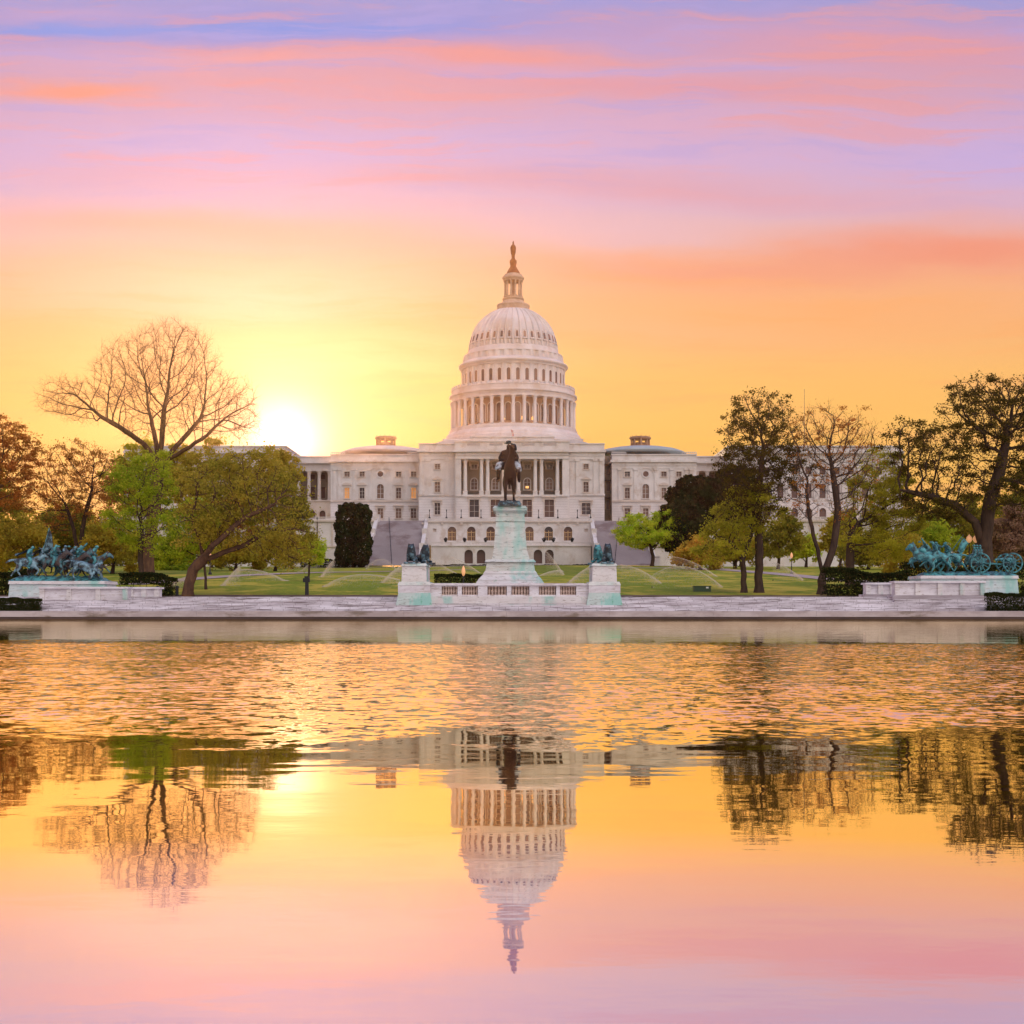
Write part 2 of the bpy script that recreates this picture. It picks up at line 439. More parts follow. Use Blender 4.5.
# ---------- window kinds (each a part with its pane as sub-part)
def window_kind(name, w, h, arched=False, hood=None, depth=.5, fr=.28, sill=True, mull=True, pane='glass', parent=cap):
    mb = MB()
    if arched:
        o = ngon_arch(-w / 2 - fr, w / 2 + fr, 0, h + fr, 10); i_ = ngon_arch(-w / 2, w / 2, 0, h, 10)
        n = len(o)
        vs = [(p[0], -.16, p[1]) for p in o] + [(p[0], -.16, p[1]) for p in i_] + [(p[0], .05, p[1]) for p in o]
        fs = []
        for k in range(1, n):
            l = (k + 1) % n
            fs.append((k, l, n + l, n + k)); fs.append((k, k + 2 * n, l + 2 * n, l))
        mb.add(vs, fs)
    else:
        mb.box(-w / 2 - fr, -w / 2, -.16, .05, 0, h + fr); mb.box(w / 2, w / 2 + fr, -.16, .05, 0, h + fr)
        mb.box(-w / 2, w / 2, -.16, .05, h, h + fr)
    if sill: mb.box(-w / 2 - fr - .12, w / 2 + fr + .12, -.32, .05, -.28, 0)
    if hood == 'tri':
        mb.poly([(-w / 2 - .75, h + fr + .45), (w / 2 + .75, h + fr + .45), (w / 2 + .75, h + fr + .7), (0, h + fr + 1.5), (-w / 2 - .75, h + fr + .7)], -.55, .05)
    elif hood == 'seg':
        pts = [(-w / 2 - .7, h + fr + .45), (w / 2 + .7, h + fr + .45)] + [((w / 2 + .7) * math.cos(PI * k / 8), h + fr + .6 + .75 * math.sin(PI * k / 8)) for k in range(9)]
        mb.poly(pts, -.5, .05)
    elif hood == 'flat':
        mb.box(-w / 2 - .8, w / 2 + .8, -.55, .05, h + fr + .35, h + fr + .75)
        mb.box(-w / 2 - .7, -w / 2 - .3, -.3, .05, h - .6, h + fr + .35); mb.box(w / 2 + .3, w / 2 + .7, -.3, .05, h - .6, h + fr + .35)
    if mull:
        mb.box(-.05, .05, depth - .08, depth, 0, h * (.98 if not arched else .99))
        for k in (1, 2): mb.box(-w / 2, w / 2, depth - .07, depth - .01, h * k / 3 - .04, h * k / 3 + .04)
    o = mb.build(name, 'trim' if not arched else 'stone', parent, origin=(0, 0, 0))
    pm = MB()
    if arched: pm.poly(ngon_arch(-w / 2 - .02, w / 2 + .02, 0, h, 10), depth, depth + .12)
    else: pm.box(-w / 2, w / 2, depth, depth + .12, 0, h)
    p = pm.build('pane', pane, None, origin=(0, 0, 0)); p.parent = o; p.location = (0, 0, 0)
    return o
PR = random.Random(5)
M['glass2'] = pmat('brown_window_glass', (.20, .11, .075, 1), .2, .6)[0]; M['glass3'] = pmat('near_black_window_glass', (.06, .035, .035, 1), .15, .6)[0]
class Proto:
    def __init__(s, o):
        s.o = o; s.used = False
        s.pm = next((c.data for c in o.children if c.name.startswith('pane')), None)
    def put(s, parent, loc, pane=None, rz=0.0, pane_mesh=None):
        if not s.used:
            s.used = True; o = s.o; o.parent = parent
            o.location = Vector(loc) - WOFF[parent.name]; o.rotation_euler = (0, 0, rz); WOFF[o.name] = Vector(loc)
        else: o = copyp(s.o, parent, loc, rz)
        for ch in o.children:
            if ch.name.startswith('pane'):
                ch.data = s.pm
                if not pane and s.pm.materials[0] is M['glass']: pane = PR.choice([None, None, 'glass2', 'glass3'])
                if pane:
                    me = s.pm.copy(); me.materials.clear(); me.materials.append(M[pane]); ch.data = me
        return o

# ---------- dome (lathe about the axis; rows measured on the axis plane)
DD = 448.0
sD = DD / F
def zr(row): return Z(row, DD)
cz0 = (AX, DD, 0)
def prof(pts): return [(r * sD, zr(row)) for r, row in pts]
# stepped skirt under the peristyle
MB().lathe(prof([(69.5, 450), (69.5, 441.8), (67.8, 441.0), (67.4, 438.6), (65.0, 435.6), (64.0, 435.2), (64.2, 433.0), (63.0, 432.6), (63.0, 431.4), (57, 431.2)]), 96, cz0).build('dome_skirt', 'domewhite', cap, smooth=False)
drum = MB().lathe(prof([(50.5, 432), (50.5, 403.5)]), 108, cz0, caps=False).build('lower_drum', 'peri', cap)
# windows inside the peristyle
pw = Proto(window_kind('drum_window', 1.7, 5.9, True, None, -.06, .35, False, False, 'glass', drum))
for k in range(-8, 9):
    a = R(10 * k + 5 - .4)
    r = 50.5 * sD + .02
    pw.put(drum, (AX + (r + .12) * math.sin(a), DD - (r + .12) * math.cos(a), zr(427.5)), None, rz=a)
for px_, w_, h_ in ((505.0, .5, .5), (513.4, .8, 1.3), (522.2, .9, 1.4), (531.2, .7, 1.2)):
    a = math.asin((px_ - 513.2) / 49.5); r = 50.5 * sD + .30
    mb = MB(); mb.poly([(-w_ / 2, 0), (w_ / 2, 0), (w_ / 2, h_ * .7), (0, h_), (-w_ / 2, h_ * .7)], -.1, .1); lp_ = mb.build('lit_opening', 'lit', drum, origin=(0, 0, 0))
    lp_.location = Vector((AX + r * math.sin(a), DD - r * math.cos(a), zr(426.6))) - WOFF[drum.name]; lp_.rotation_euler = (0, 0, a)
# peristyle columns
def column_mesh(name, h, r, mat, parent, seg=12, base=True):
    mb = MB()
    b = r * .25
    mb.box(-r * 1.35, r * 1.35, -r * 1.35, r * 1.35, 0, b)
    mb.lathe([(r * 1.25, b), (r * 1.25, b * 1.6), (r * 1.02, b * 2.2), (r, h * .12), (r * .98, h * .4), (r * .86, h - r * 2.3), (r * .9, h - r * 2.2),
              (r * .95, h - r * 1.9), (r * 1.15, h - r * .9), (r * 1.35, h - r * .35)], seg, (0, 0, 0))
    mb.box(-r * 1.4, r * 1.4, -r * 1.4, r * 1.4, h - r * .35, h)
    return mb.build(name, mat, parent, origin=(0, 0, 0))
ph = Z(404.4, DD) - Z(431.2, DD)
pc = Proto(column_mesh('column', ph, .62, 'domewhite', cap))
for k in range(36):
    a = R(10 * k)
    if math.cos(a) < -.35: continue
    r = 60.6 * sD
    pc.put(cap, (AX + r * math.sin(a), DD - r * math.cos(a), zr(431.2)), rz=a)
pcor = MB().lathe(prof([(50.4, 404.5), (61.8, 404.5), (61.8, 402.8), (61.4, 402.6), (62.2, 400.2), (63.9, 399.4), (63.9, 398.0), (61.6, 397.4), (61.4, 393.6), (62.0, 393.2), (61.8, 392.2), (60.2, 391.8), (56, 390.0), (51.5, 388.6)]), 120, cz0).build('peristyle_cornice', 'domewhite', cap)
# parapet posts round the peristyle roof
mb = MB(); mb.box(-.25, .25, -.25, .25, 0, .55); mb.box(-.32, .32, -.32, .32, .55, .68)
ppst = Proto(mb.build('parapet_post', 'domewhite', pcor, origin=(0, 0, 0)))
for k in range(-20, 21):
    a = R(5 * k); r = 60.9 * sD
    ppst.put(pcor, (AX + r * math.sin(a), DD - r * math.cos(a), zr(392.0)), rz=a)
# upper drum: 36 bays, pilasters between
n_ = 36 * 6
def updrum(a, r, z, i):
    return .38 if (i % 6) in (0, 1, 5) else 0.0
ud = MB().lathe(prof([(50.6, 389.0), (50.6, 372.0)]), n_, cz0, mod=updrum, caps=False).build('upper_drum', 'domewhite', cap)
pu = Proto(window_kind('drum_window', 1.15, 3.9, True, None, -.05, .22, False, False, 'glass', ud))
for k in range(-9, 9):
    a = R(10 * k + 5)
    r = 50.6 * sD * .9996 + .12
    pu.put(ud, (AX + r * math.sin(a), DD - r * math.cos(a), zr(388.0)), rz=a)
MB().lathe(prof([(50.5, 372.2), (52.4, 372.0), (52.6, 370.6), (54.4, 369.4), (54.9, 368.2), (54.4, 367.2), (51.6, 365.4), (50.4, 364.6), (47.6, 364.4)]), 120, cz0).build('drum_cornice', 'domewhite', cap)
def brk(a, r, z, i): return .42 if (i % 4) < 2 else 0.0
MB().lathe(prof([(49.4, 364.6), (48.6, 358.4)]), 144, cz0, mod=brk, caps=False).build('bracket_band', 'domewhite', cap)
MB().lathe(prof([(47.5, 358.8), (49.8, 358.6), (49.6, 357.6), (46.4, 357.2), (46.0, 355.6), (45.2, 353.6), (44.4, 352.0), (43.0, 351.8)]), 120, cz0).build('dome_base_ring', 'domewhite', cap)
dp = [(43.6, 352.5), (43.2, 348.5), (42.5, 344), (41.3, 339), (39.6, 334), (37.3, 329.3), (34.3, 324.8), (30.6, 320.6), (26.2, 316.8), (21.2, 313.4), (16.0, 311.0)]
def rib(a, r, z, i): return .50 if (i % 8) in (0, 7) else 0.0
dome = MB().lathe(prof(dp), 36 * 8, cz0, mod=rib, caps=False).build('dome', 'domewhite', cap)
def dslope(row):
    for (r0, q0), (r1, q1) in zip(dp, dp[1:]):
        if q1 <= row <= q0:
            t = (q0 - row) / (q0 - q1); return r0 + (r1 - r0) * t
    return dp[0][0]
# oval lights between the ribs, in hooded frames
mb = MB()
mb.poly(ngon_arch(-.62, .62, -.25, 2.6, 8), -.16, .3); mb.box(-.75, .75, -.32, .3, -.55, -.25); mb.poly([(-.5, 2.6), (.5, 2.6), (0, 3.3)], -.3, .3)
ol = mb.build('oculus_window', 'domewhite', dome, origin=(0, 0, 0))
pm = MB(); pm.poly(ngon_arch(-.40, .40, .05, 2.2, 8), -.30, .1)
pp = pm.build('pane', 'glass', None, origin=(0, 0, 0)); pp.parent = ol
po = Proto(ol)
for k in range(-9, 9):
    a = R(10 * k + 5); r = dslope(345.4) * sD + .22
    o = po.put(dome, (AX + r * math.sin(a), DD - r * math.cos(a), zr(345.4)), rz=a)
    o.rotation_euler = (R(-15), 0, a); o.rotation_mode = 'XYZ'
mb = MB(); mb.lathe([(.36, -.2), (.36, .9), (.1, 1.2)], 6, (0, 0, 0))
orn = Proto(mb.build('dome_ornament', 'domewhite', dome, origin=(0, 0, 0)))
for k in range(-9, 9):
    a = R(10 * k + 5); r = dslope(348) * sD + .1
    orn.put(dome, (AX + r * math.sin(a), DD - r * math.cos(a), zr(350.6)), rz=a)
# lantern
MB().lathe(prof([(15.0, 312.6), (16.4, 312.2), (16.2, 307.6), (16.6, 306.6), (16.4, 305.6), (15.6, 305.0), (11.6, 303.6), (10.4, 301.6), (10.2, 300.6), (10.9, 300.0), (10.9, 299.0), (9.4, 298.4), (9.6, 297.0), (2.6, 296.8)]), 48, cz0).build('lantern_base', 'lantern', cap)
lan = MB().lathe(prof([(2.6, 297), (2.6, 280.6)]), 24, cz0, caps=False).build('lantern', 'peri', cap)
pl = Proto(column_mesh('lantern_column', zr(281.4) - zr(297.0), .36, 'lantern', lan, 8))
for k in range(12):
    a = R(30 * k + 15); r = 8.3 * sD
    pl.put(lan, (AX + r * math.sin(a), DD - r * math.cos(a), zr(297.0)), rz=a)
MB().lathe(prof([(2.5, 281.6), (9.8, 281.5), (9.9, 280.4), (10.9, 279.2), (10.9, 277.8), (9.6, 276.8), (8.8, 275.0), (7.2, 274.2)]), 36, cz0).build('lantern_cornice', 'lantern', cap)
MB().lathe(prof([(6.9, 274.5), (6.6, 273.0), (5.4, 270.8), (4.0, 268.4), (3.0, 266.6), (3.0, 265.0), (3.6, 262.6), (3.4, 260.6), (2.0, 259.2), (1.7, 258.2), (1.4, 257.8)]), 24, cz0, smooth if False else None).build('statue_pedestal', 'dombronze', cap, smooth=True)

# ---------- central block
Dc = 411.0; Dp = 408.5
b = MB()
# square base of the dome, steps
def block(p0, p1, q0, q1, D, dep): return MB().box(X(p0, D), X(p1, D), D, D + dep, Z(q1, D), Z(q0, D))
m1 = MB(); rbox(m1, 443.5, 582.5, 439.6, 446, 420, 56); rbox(m1, 442.6, 583.4, 438.9, 440.0, 419.6, 56.8); m1.build('dome_plinth', 'domewhite', cap)
m1 = MB(); rbox(m1, 470.5, 554.0, 437.2, 447, 409.6, 9.9); rbox(m1, 469.8, 554.7, 436.2, 437.3, 409.3, 10.2)
for k in range(5):
    pass
m1.build('attic', 'stone', cap)
m1 = MB()
rbox(m1, 455.0, 569.4, 441.4, 450.2, 408.2, 14); rbox(m1, 454.2, 570.0, 440.6, 441.6, 407.9, 14)
rbox(m1, 452.6, 571.6, 449.6, 451.8, 407.4, 14); rbox(m1, 455.6, 568.6, 451.6, 458.8, 408.3, 12)
rbox(m1, 454.9, 569.3, 454.6, 455.2, 408.0, 12)
m1.build('portico_entablature', 'stone', cap)
for c in (473.5, 496, 528, 550):
    m1 = MB(); rbox(m1, c - 6.5, c + 6.5, 442.9, 445.4, 408.12, .3); m1.build('attic_panel', 'panel', cap)
for (xa, xb, za_, zb_) in ((X(455.0, Dc), X(457.6, Dp), 523, 494), (X(566.2, Dp), X(569.2, Dc), 523, 494), (X(455.1, Dc), X(456.6, Dp), 493.9, 459.0), (X(567.4, Dp), X(569.1, Dc), 493.9, 459.0)):
    m1 = MB(); m1.box(xa, xb, Dp + .35, Dp + 9, Z(za_, Dc), Z(zb_, Dc)); m1.build('portico_return', 'stone', cap)
m1 = MB()
for (p0, p1) in ((418.4, 456.5), (567.8, 604.8)):
    rbox(m1, p0 + .4, p1 - .4, 444.0, 451.5, Dc, 30); rbox(m1, p0, p1, 443.2, 444.2, Dc - .3, 30.6)
    rbox(m1, p0 - 1.2, p1 + 1.2, 449.9, 452.0, Dc - 1.0, 32); rbox(m1, p0, p1, 452.0, 459.4, Dc - .25, 30)
    rbox(m1, p0 - .3, p1 + .3, 455.2, 455.8, Dc - .45, 30)
    m1.build('side_entablature', 'stone', cap); m1 = MB()
m1 = MB()   # sloping roof behind the parapet
m1.poly([(X(422, Dc), Z(445, Dc)), (X(602, Dc), Z(445, Dc)), (X(580, Dc), Z(437.5, Dc)), (X(444, Dc), Z(437.5, Dc))], Dc + 6, Dc + 60)
m1.build('roof', 'grayroof', cap)
# side bay walls
winmain = [438.0 - .5, 586.0]
def cwin(c, w, q0, q1, D, arched=False):
    return (X(c, D) - w / 2, X(c, D) + w / 2, Z(q1, D), Z(q0, D), arched)
sidewin = []
for (p0, p1, c) in ((418.8, 456.2, 437.4), (568.0, 604.4, 586.0)):
    m1 = MB(); m2 = MB()
    hs = [cwin(c, 1.55, 464.0, 469.0, Dc), cwin(c, 1.55, 482.0, 492.0, Dc)]
    m1.wall(X(p0, Dc), X(p1, Dc), Z(495.6, Dc), Z(459.2, Dc), Dc, hs, .6)
    m1.box(X(p0, Dc), X(p0, Dc) + .3, Dc + .04, Dc + 30, Z(519, Dc), Z(459.2, Dc)); m1.box(X(p1, Dc) - .3, X(p1, Dc), Dc + .04, Dc + 30, Z(519, Dc), Z(459.2, Dc))
    h2 = [cwin(c, 1.7 if p0 < 500 else 2.7, 503.0, 514.6, Dc)]
    m2.wall(X(p0, Dc), X(p1, Dc), Z(523, Dc), Z(495.6, Dc), Dc - .3, h2, .6)
    for h in hs + h2: sidewin.append(h)
    for pc_ in (p0 + 3.2, p0 + 9.4, p1 - 9.4, p1 - 3.2):
        if abs(pc_ - p0) < 50: pass
        m1.box(X(pc_ - 1.7, Dc), X(pc_ + 1.7, Dc), Dc - .28, Dc + .1, Z(494.4, Dc), Z(461.2, Dc))
        m1.box(X(pc_ - 2.1, Dc), X(pc_ + 2.1, Dc), Dc - .5, Dc + .1, Z(461.4, Dc), Z(459.3, Dc))
    m1.box(X(p0 - .5, Dc), X(p1 + .5, Dc), Dc - .7, Dc + .2, Z(495.8, Dc), Z(494.2, Dc))
    m1.build('side_wall', 'stone', cap); m2.build('basement_wall', 'rust', cap)
pc1 = Proto(window_kind('window', 1.55, Z(464, Dc) - Z(469, Dc), hood=None, parent=cap))
pc2 = Proto(window_kind('window', 1.55, Z(482, Dc) - Z(492, Dc), hood='tri', parent=cap))
pc3 = Proto(window_kind('window', 1.7, Z(503, Dc) - Z(514.6, Dc), hood='flat', parent=cap))
pc4 = Proto(window_kind('window', 2.7, Z(503, Dc) - Z(514.6, Dc), hood='flat', parent=cap))
for c in (437.4, 586.0):
    pc1.put(cap, (X(c, Dc), Dc, Z(469, Dc))); pc2.put(cap, (X(c, Dc), Dc, Z(492, Dc)))
    (pc3 if c < 500 else pc4).put(cap, (X(c, Dc), Dc - .3, Z(514.6, Dc)))
# portico: back wall, floor, base with doors, piers, columns
Db = 415.5
bays = [(464.5, 480), (484, 501), (505, 518), (521, 538), (543, 556)]
bc = [479 - 6.4 - .2, 493.4, 511.2, 527.2, 549.3]
bc = [474.2, 495.6, 511.2, 527.2, 549.3]
m1 = MB(); hs = []
for c in (474.2, 495.4, 511.2, 527.2, 549.3):
    hs += [cwin(c, 1.7, 464.5, 468.6, Db), cwin(c, 1.9, 478.5, 489.6, Db, True)]
m1.wall(X(455, Db), X(569, Db), Z(496, Db), Z(455, Db), Db, hs, .5)
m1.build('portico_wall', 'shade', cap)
q1 = Proto(window_kind('window', 1.7, hs[0][3] - hs[0][2], hood='flat', depth=.4)); q2 = Proto(window_kind('window', 1.9, hs[1][3] - hs[1][2], True, depth=.4))
for c in (474.2, 495.4, 511.2, 527.2, 549.3):
    q1.put(cap, (X(c, Db), Db, Z(468.6, Db))); q2.put(cap, (X(c, Db), Db, Z(489.6, Db)))
m1 = MB()
rbox(m1, 455.8, 568.0, 494.6, 496.4, 408.0, 8.4)          # floor slab / belt
m1.build('portico_floor', 'stone', cap)
m1 = MB(); hs = []
for c in (474.2, 495.4, 511.2, 527.2, 549.3): hs.append(cwin(c, 2.9, 499.5, 517.0, Dp))
m1.wall(X(456.2, Dp), X(567.6, Dp), Z(523, Dp), Z(496.2, Dp), Dp, hs, 1.2)
m1.box(X(456.2, Dp), X(456.2, Dp) + .3, Dp + .04, Dp + 4, Z(523, Dp), Z(496.2, Dp)); m1.box(X(567.6, Dp) - .3, X(567.6, Dp), Dp + .04, Dp + 4, Z(523, Dp), Z(496.2, Dp))
m1.build('portico_base', 'rust', cap)
q3 = Proto(window_kind('door_window', 2.9, hs[0][3] - hs[0][2], hood='flat', depth=1.0, mull=True, sill=False))
for c in (474.2, 495.4, 511.2, 527.2, 549.3): q3.put(cap, (X(c, Dp), Dp, Z(517.0, Dp)))
m1 = MB()
for (p0, p1) in ((456.4, 461.0), (562.4, 567.6)):
    rbox(m1, p0, p1, 458.6, 494.8, 408.6, 6.9)
for c in (465.2, 481.4, 487.6, 503.6, 518.4, 535.2, 541.5, 557.4): rbox(m1, c - 2.2, c + 2.2, 491.5, 494.8, 408.6, 1.8)
m1.build('portico_piers', 'stone', cap)
chh = Z(458.6, 409.5) - Z(491.6, 409.5)
pp2 = Proto(column_mesh('column', chh, .60, 'stone', cap, 14))
for c in (465.2, 481.4, 487.6, 503.6, 518.4, 535.2, 541.5, 557.4): pp2.put(cap, (X(c, 409.5), 409.6, Z(491.6, 409.5)))
# dark iron railings between the plinths, one lit lamp in the middle bays
m1 = MB()
for (a, c) in ((467.6, 479.0), (490.2, 501.2), (506, 516), (521, 532.8), (543.9, 555.0)):
    rbox(m1, a, c, 491.6, 492.0, 408.9, .12)
    n = int((c - a) * 2.2)
    for k in range(n): 
        xx = X(a + (c - a) * (k + .5) / n, 408.9); m1.box(xx - .035, xx + .035, 408.93, 409.0, Z(494.7, 408.9), Z(491.9, 408.9))
m1.build('portico_railing', 'ironlamp', cap)
m1 = MB(); rbox(m1, 525.6, 528.8, 486.2, 488.2, 414.4, .3); m1.build('wall_lantern', 'lit', cap)

# ---------- old wings with low copper domes and cupolas
Dw = 418.0
def old_wing(axp, p0, p1, name, lit):
    ax = X(axp, Dw)
    m1 = MB()
    rbox(m1, p0, p1, 454.8, 462.0, Dw + .3, 40); rbox(m1, p0 - .6, p1 + .6, 454.0, 455.0, Dw, 40.6)
    rbox(m1, p0 - 1.4, p1 + 1.2, 459.6, 462.0, Dw - .9, 42); rbox(m1, p0, p1, 462.0, 468.6, Dw - .15, 40)
    rbox(m1, p0 - .4, p1 + .4, 465.0, 465.6, Dw - .35, 40)
    m1.build('wing_entablature', 'stone', cap)
    offs = [-33.4, -18.4, 0, 18.2, 33.2]
    m1 = MB(); hs = []
    for i, d in enumerate(offs):
        c = axp + d
        if not (p0 + 2 < c < p1 - 2): continue
        if i == 2: hs.append(cwin(c, 2.1, 484.0, 498.4, Dw, True))
        else: hs += [cwin(c, 1.6, 471.6, 476.6, Dw), cwin(c, 1.5, 487.8, 498.4, Dw)]
    m1.wall(X(p0, Dw), X(p1, Dw), Z(500.6, Dw), Z(468.4, Dw), Dw, hs, .6)
    m1.box(X(p0, Dw), X(p0, Dw) + .3, Dw + .04, Dw + 36, Z(521, Dw), Z(468.4, Dw)); m1.box(X(p1, Dw) - .3, X(p1, Dw), Dw + .04, Dw + 36, Z(521, Dw), Z(468.4, Dw))
    for d in (-45.5, -40.6, -26.0, -10.2, 10.2, 25.8, 40.6, 45.5):
        c = axp + d
        if p0 + 1 < c < p1 - 1:
            m1.box(X(c - 1.5, Dw), X(c + 1.5, Dw), Dw - .25, Dw + .1, Z(499.8, Dw), Z(470.2, Dw))
            m1.box(X(c - 2.0, Dw), X(c + 2.0, Dw), Dw - .45, Dw + .1, Z(470.4, Dw), Z(468.5, Dw))
    # blind arch round the middle window and its roundel
    r1 = [(ax + 2.9 * math.cos(PI * k / 14), Z(476.2, Dw) + 2.9 * math.sin(PI * k / 14)) for k in range(15)]
    r2 = [(ax + 2.55 * math.cos(PI * k / 14), Z(476.2, Dw) + 2.55 * math.sin(PI * k / 14)) for k in range(15)]
    vs = [(p[0], Dw - .2, p[1]) for p in r1] + [(p[0], Dw - .2, p[1]) for p in r2] + [(p[0], Dw, p[1]) for p in r1] + [(p[0], Dw, p[1]) for p in r2]
    fs = []
    for k in range(14): fs += [(k, k + 1, 15 + k + 1, 15 + k), (k, 30 + k, 30 + k + 1, k + 1), (15 + k, 16 + k, 46 + k, 45 + k)]
    m1.add(vs, fs)
    m1.build('wing_wall', 'stone', cap)
    m1 = MB(); m1.box(X(p0 - .4, Dw), X(p1 + .4, Dw), Dw - .6, Dw + .2, Z(501.9, Dw), Z(500.2, Dw)); m1.build('belt_course', 'trim', cap)
    m1 = MB(); h2 = []
    for i, d in enumerate(offs):
        c = axp + d
        if p0 + 2 < c < p1 - 2: h2.append(cwin(c, 1.7, 508.4, 518.2, Dw))
    m1.wall(X(p0, Dw), X(p1, Dw), Z(523, Dw), Z(501.8, Dw), Dw - .2, h2, .6); m1.build('wing_basement', 'rust', cap)
    # roundel
    m1 = MB()
    vs = []; fs = []
    for j, (r_, y_) in enumerate(((1.25, Dw - .02), (1.25, Dw - .28), (.9, Dw - .28), (.9, Dw - .1))):
        vs += [(ax + r_ * math.cos(2 * PI * k / 20), y_, Z(474.0, Dw) + r_ * math.sin(2 * PI * k / 20)) for k in range(20)]
    for j in range(3):
        for k in range(20): fs.append((j * 20 + k, j * 20 + (k + 1) % 20, (j + 1) * 20 + (k + 1) % 20, (j + 1) * 20 + k))
    m1.add(vs, fs); rn = m1.build('round_window', 'stone', cap)
    m1 = MB(); m1.add([(ax + .92 * math.cos(2 * PI * k / 20), Dw - .12, Z(474.0, Dw) + .92 * math.sin(2 * PI * k / 20)) for k in range(20)], [tuple(range(20))]); m1.build('pane', 'glass', rn)
    for i, d in enumerate(offs):
        c = axp + d
        if not (p0 + 2 < c < p1 - 2): continue
        if i == 2: W['arch'].put(cap, (X(c, Dw), Dw, Z(498.4, Dw)))
        else:
            W['sq'].put(cap, (X(c, Dw), Dw, Z(476.6, Dw)), 'lit' if (i, name) in lit and False else None)
            W['tall'].put(cap, (X(c, Dw), Dw, Z(498.4, Dw)), 'litdim' if (i, name) in lit else None)
        W['low'].put(cap, (X(c, Dw), Dw - .2, Z(518.2, Dw)))
    # low dome: saucer on a square plan, and cupola
    Dk = 436.0; cx = ax
    m1 = MB()
    pr = [(15.2, Z(455, Dk)), (14.6, Z(453.0, Dk)), (12.2, Z(450.4, Dk)), (9.0, Z(448.6, Dk)), (5.2, Z(447.4, Dk)), (3.4, Z(447.0, Dk))]
    m1.lathe(pr, 40, (cx, Dk, 0)); m1.build('low_dome', 'copper' if name == 'r' else 'grayroof', cap, smooth=True)
    m1 = MB()
    m1.poly([(X(axp - 36, Dw), Z(454.3, Dw)), (X(axp + 40, Dw), Z(454.3, Dw)), (X(axp + 26, Dw), Z(450.8, Dw)), (X(axp - 20, Dw), Z(450.8, Dw))], Dw + 4, Dw + 34) if False else None
    t0, t1 = Z(447.6, Dk), Z(436.9, Dk)
    cup = MB(); cup.lathe([(3.5, t0 - .2), (3.5, t0 + .5), (3.2, t0 + .6)], 8, (cx, Dk, 0)); cup.lathe([(3.3, t1 - .9), (3.6, t1 - .6), (3.6, t1 - .25), (3.3, t1 - .15), (3.2, t1)], 8, (cx, Dk, 0))
    for k in range(8):
        a = R(45 * k); cup.lathe([(.34, t0 + .5), (.34, t1 - .8)], 6, (cx + 2.9 * math.sin(a), Dk - 2.9 * math.cos(a), 0))
        a = R(45 * k + 22.5); cup.lathe([(.2, t0 + .5), (.2, t0 + 1.3)], 6, (cx + 2.7 * math.sin(a), Dk - 2.7 * math.cos(a), 0))
    for k in range(12):
        a = R(30 * k); cup.box(cx + 3.2 * math.sin(a) - .08, cx + 3.2 * math.sin(a) + .08, Dk - 3.2 * math.cos(a) - .08, Dk - 3.2 * math.cos(a) + .08, t1, t1 + .35)
    cup.lathe([(1.9, t0 + .5), (1.9, t0 + 1.6)], 8, (cx, Dk, 0)); cup.build('cupola', 'cupola', cap)
    # open balustrade pieces above the parapet
    m1 = MB()
    for (a, c) in ((p0, p0 + 14), (p1 - 14, p1)):
        rbox(m1, a, c, 451.8, 452.4, Dw + 1, .5)
        for k in range(8): rbox(m1, a + (c - a) * k / 7.0 - .3, a + (c - a) * k / 7.0 + .3, 452.3, 454.4, Dw + 1.02, .4)
    m1.build('roof_balustrade', 'stone', cap)
W = {}
W['sq'] = Proto(window_kind('window', 1.6, Z(471.6, Dw) - Z(476.6, Dw)))
W['tall'] = Proto(window_kind('window', 1.5, Z(487.8, Dw) - Z(498.4, Dw), hood='seg'))
W['arch'] = Proto(window_kind('window', 2.1, Z(484, Dw) - Z(498.4, Dw), True))
W['low'] = Proto(window_kind('window', 1.7, Z(508.4, Dw) - Z(518.2, Dw), hood='flat'))
old_wing(380.4, 330.6, 421.5, 'l', {(0, 'l'), (4, 'l')})
old_wing(645.7, 612.0, 696.4, 'r', set())
# dark shaft between the block and the right wing
m1 = MB(); Ds = 424
hs = [(X(606.5, Ds), X(611.5, Ds), Z(q + 9, Ds), Z(q, Ds), False) for q in (466, 482, 500)]
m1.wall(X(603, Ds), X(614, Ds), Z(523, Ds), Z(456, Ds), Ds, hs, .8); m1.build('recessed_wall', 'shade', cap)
for h in hs:
    m1 = MB(); m1.box(h[0], h[1], Ds + .7, Ds + .9, h[2], h[3]); m1.build('recessed_glazing', 'glass', cap)
m1 = MB()
for q in (464.5, 480.5, 498): rbox(m1, 604.5, 613.5, q - .6, q, Ds - 1.6, 1.6)
for q in (473, 492, 510):
    rbox(m1, 604.5, 613.5, q, q + .35, Ds - 1.5, .1)
m1.build('recessed_balcony', 'ironlamp', cap)

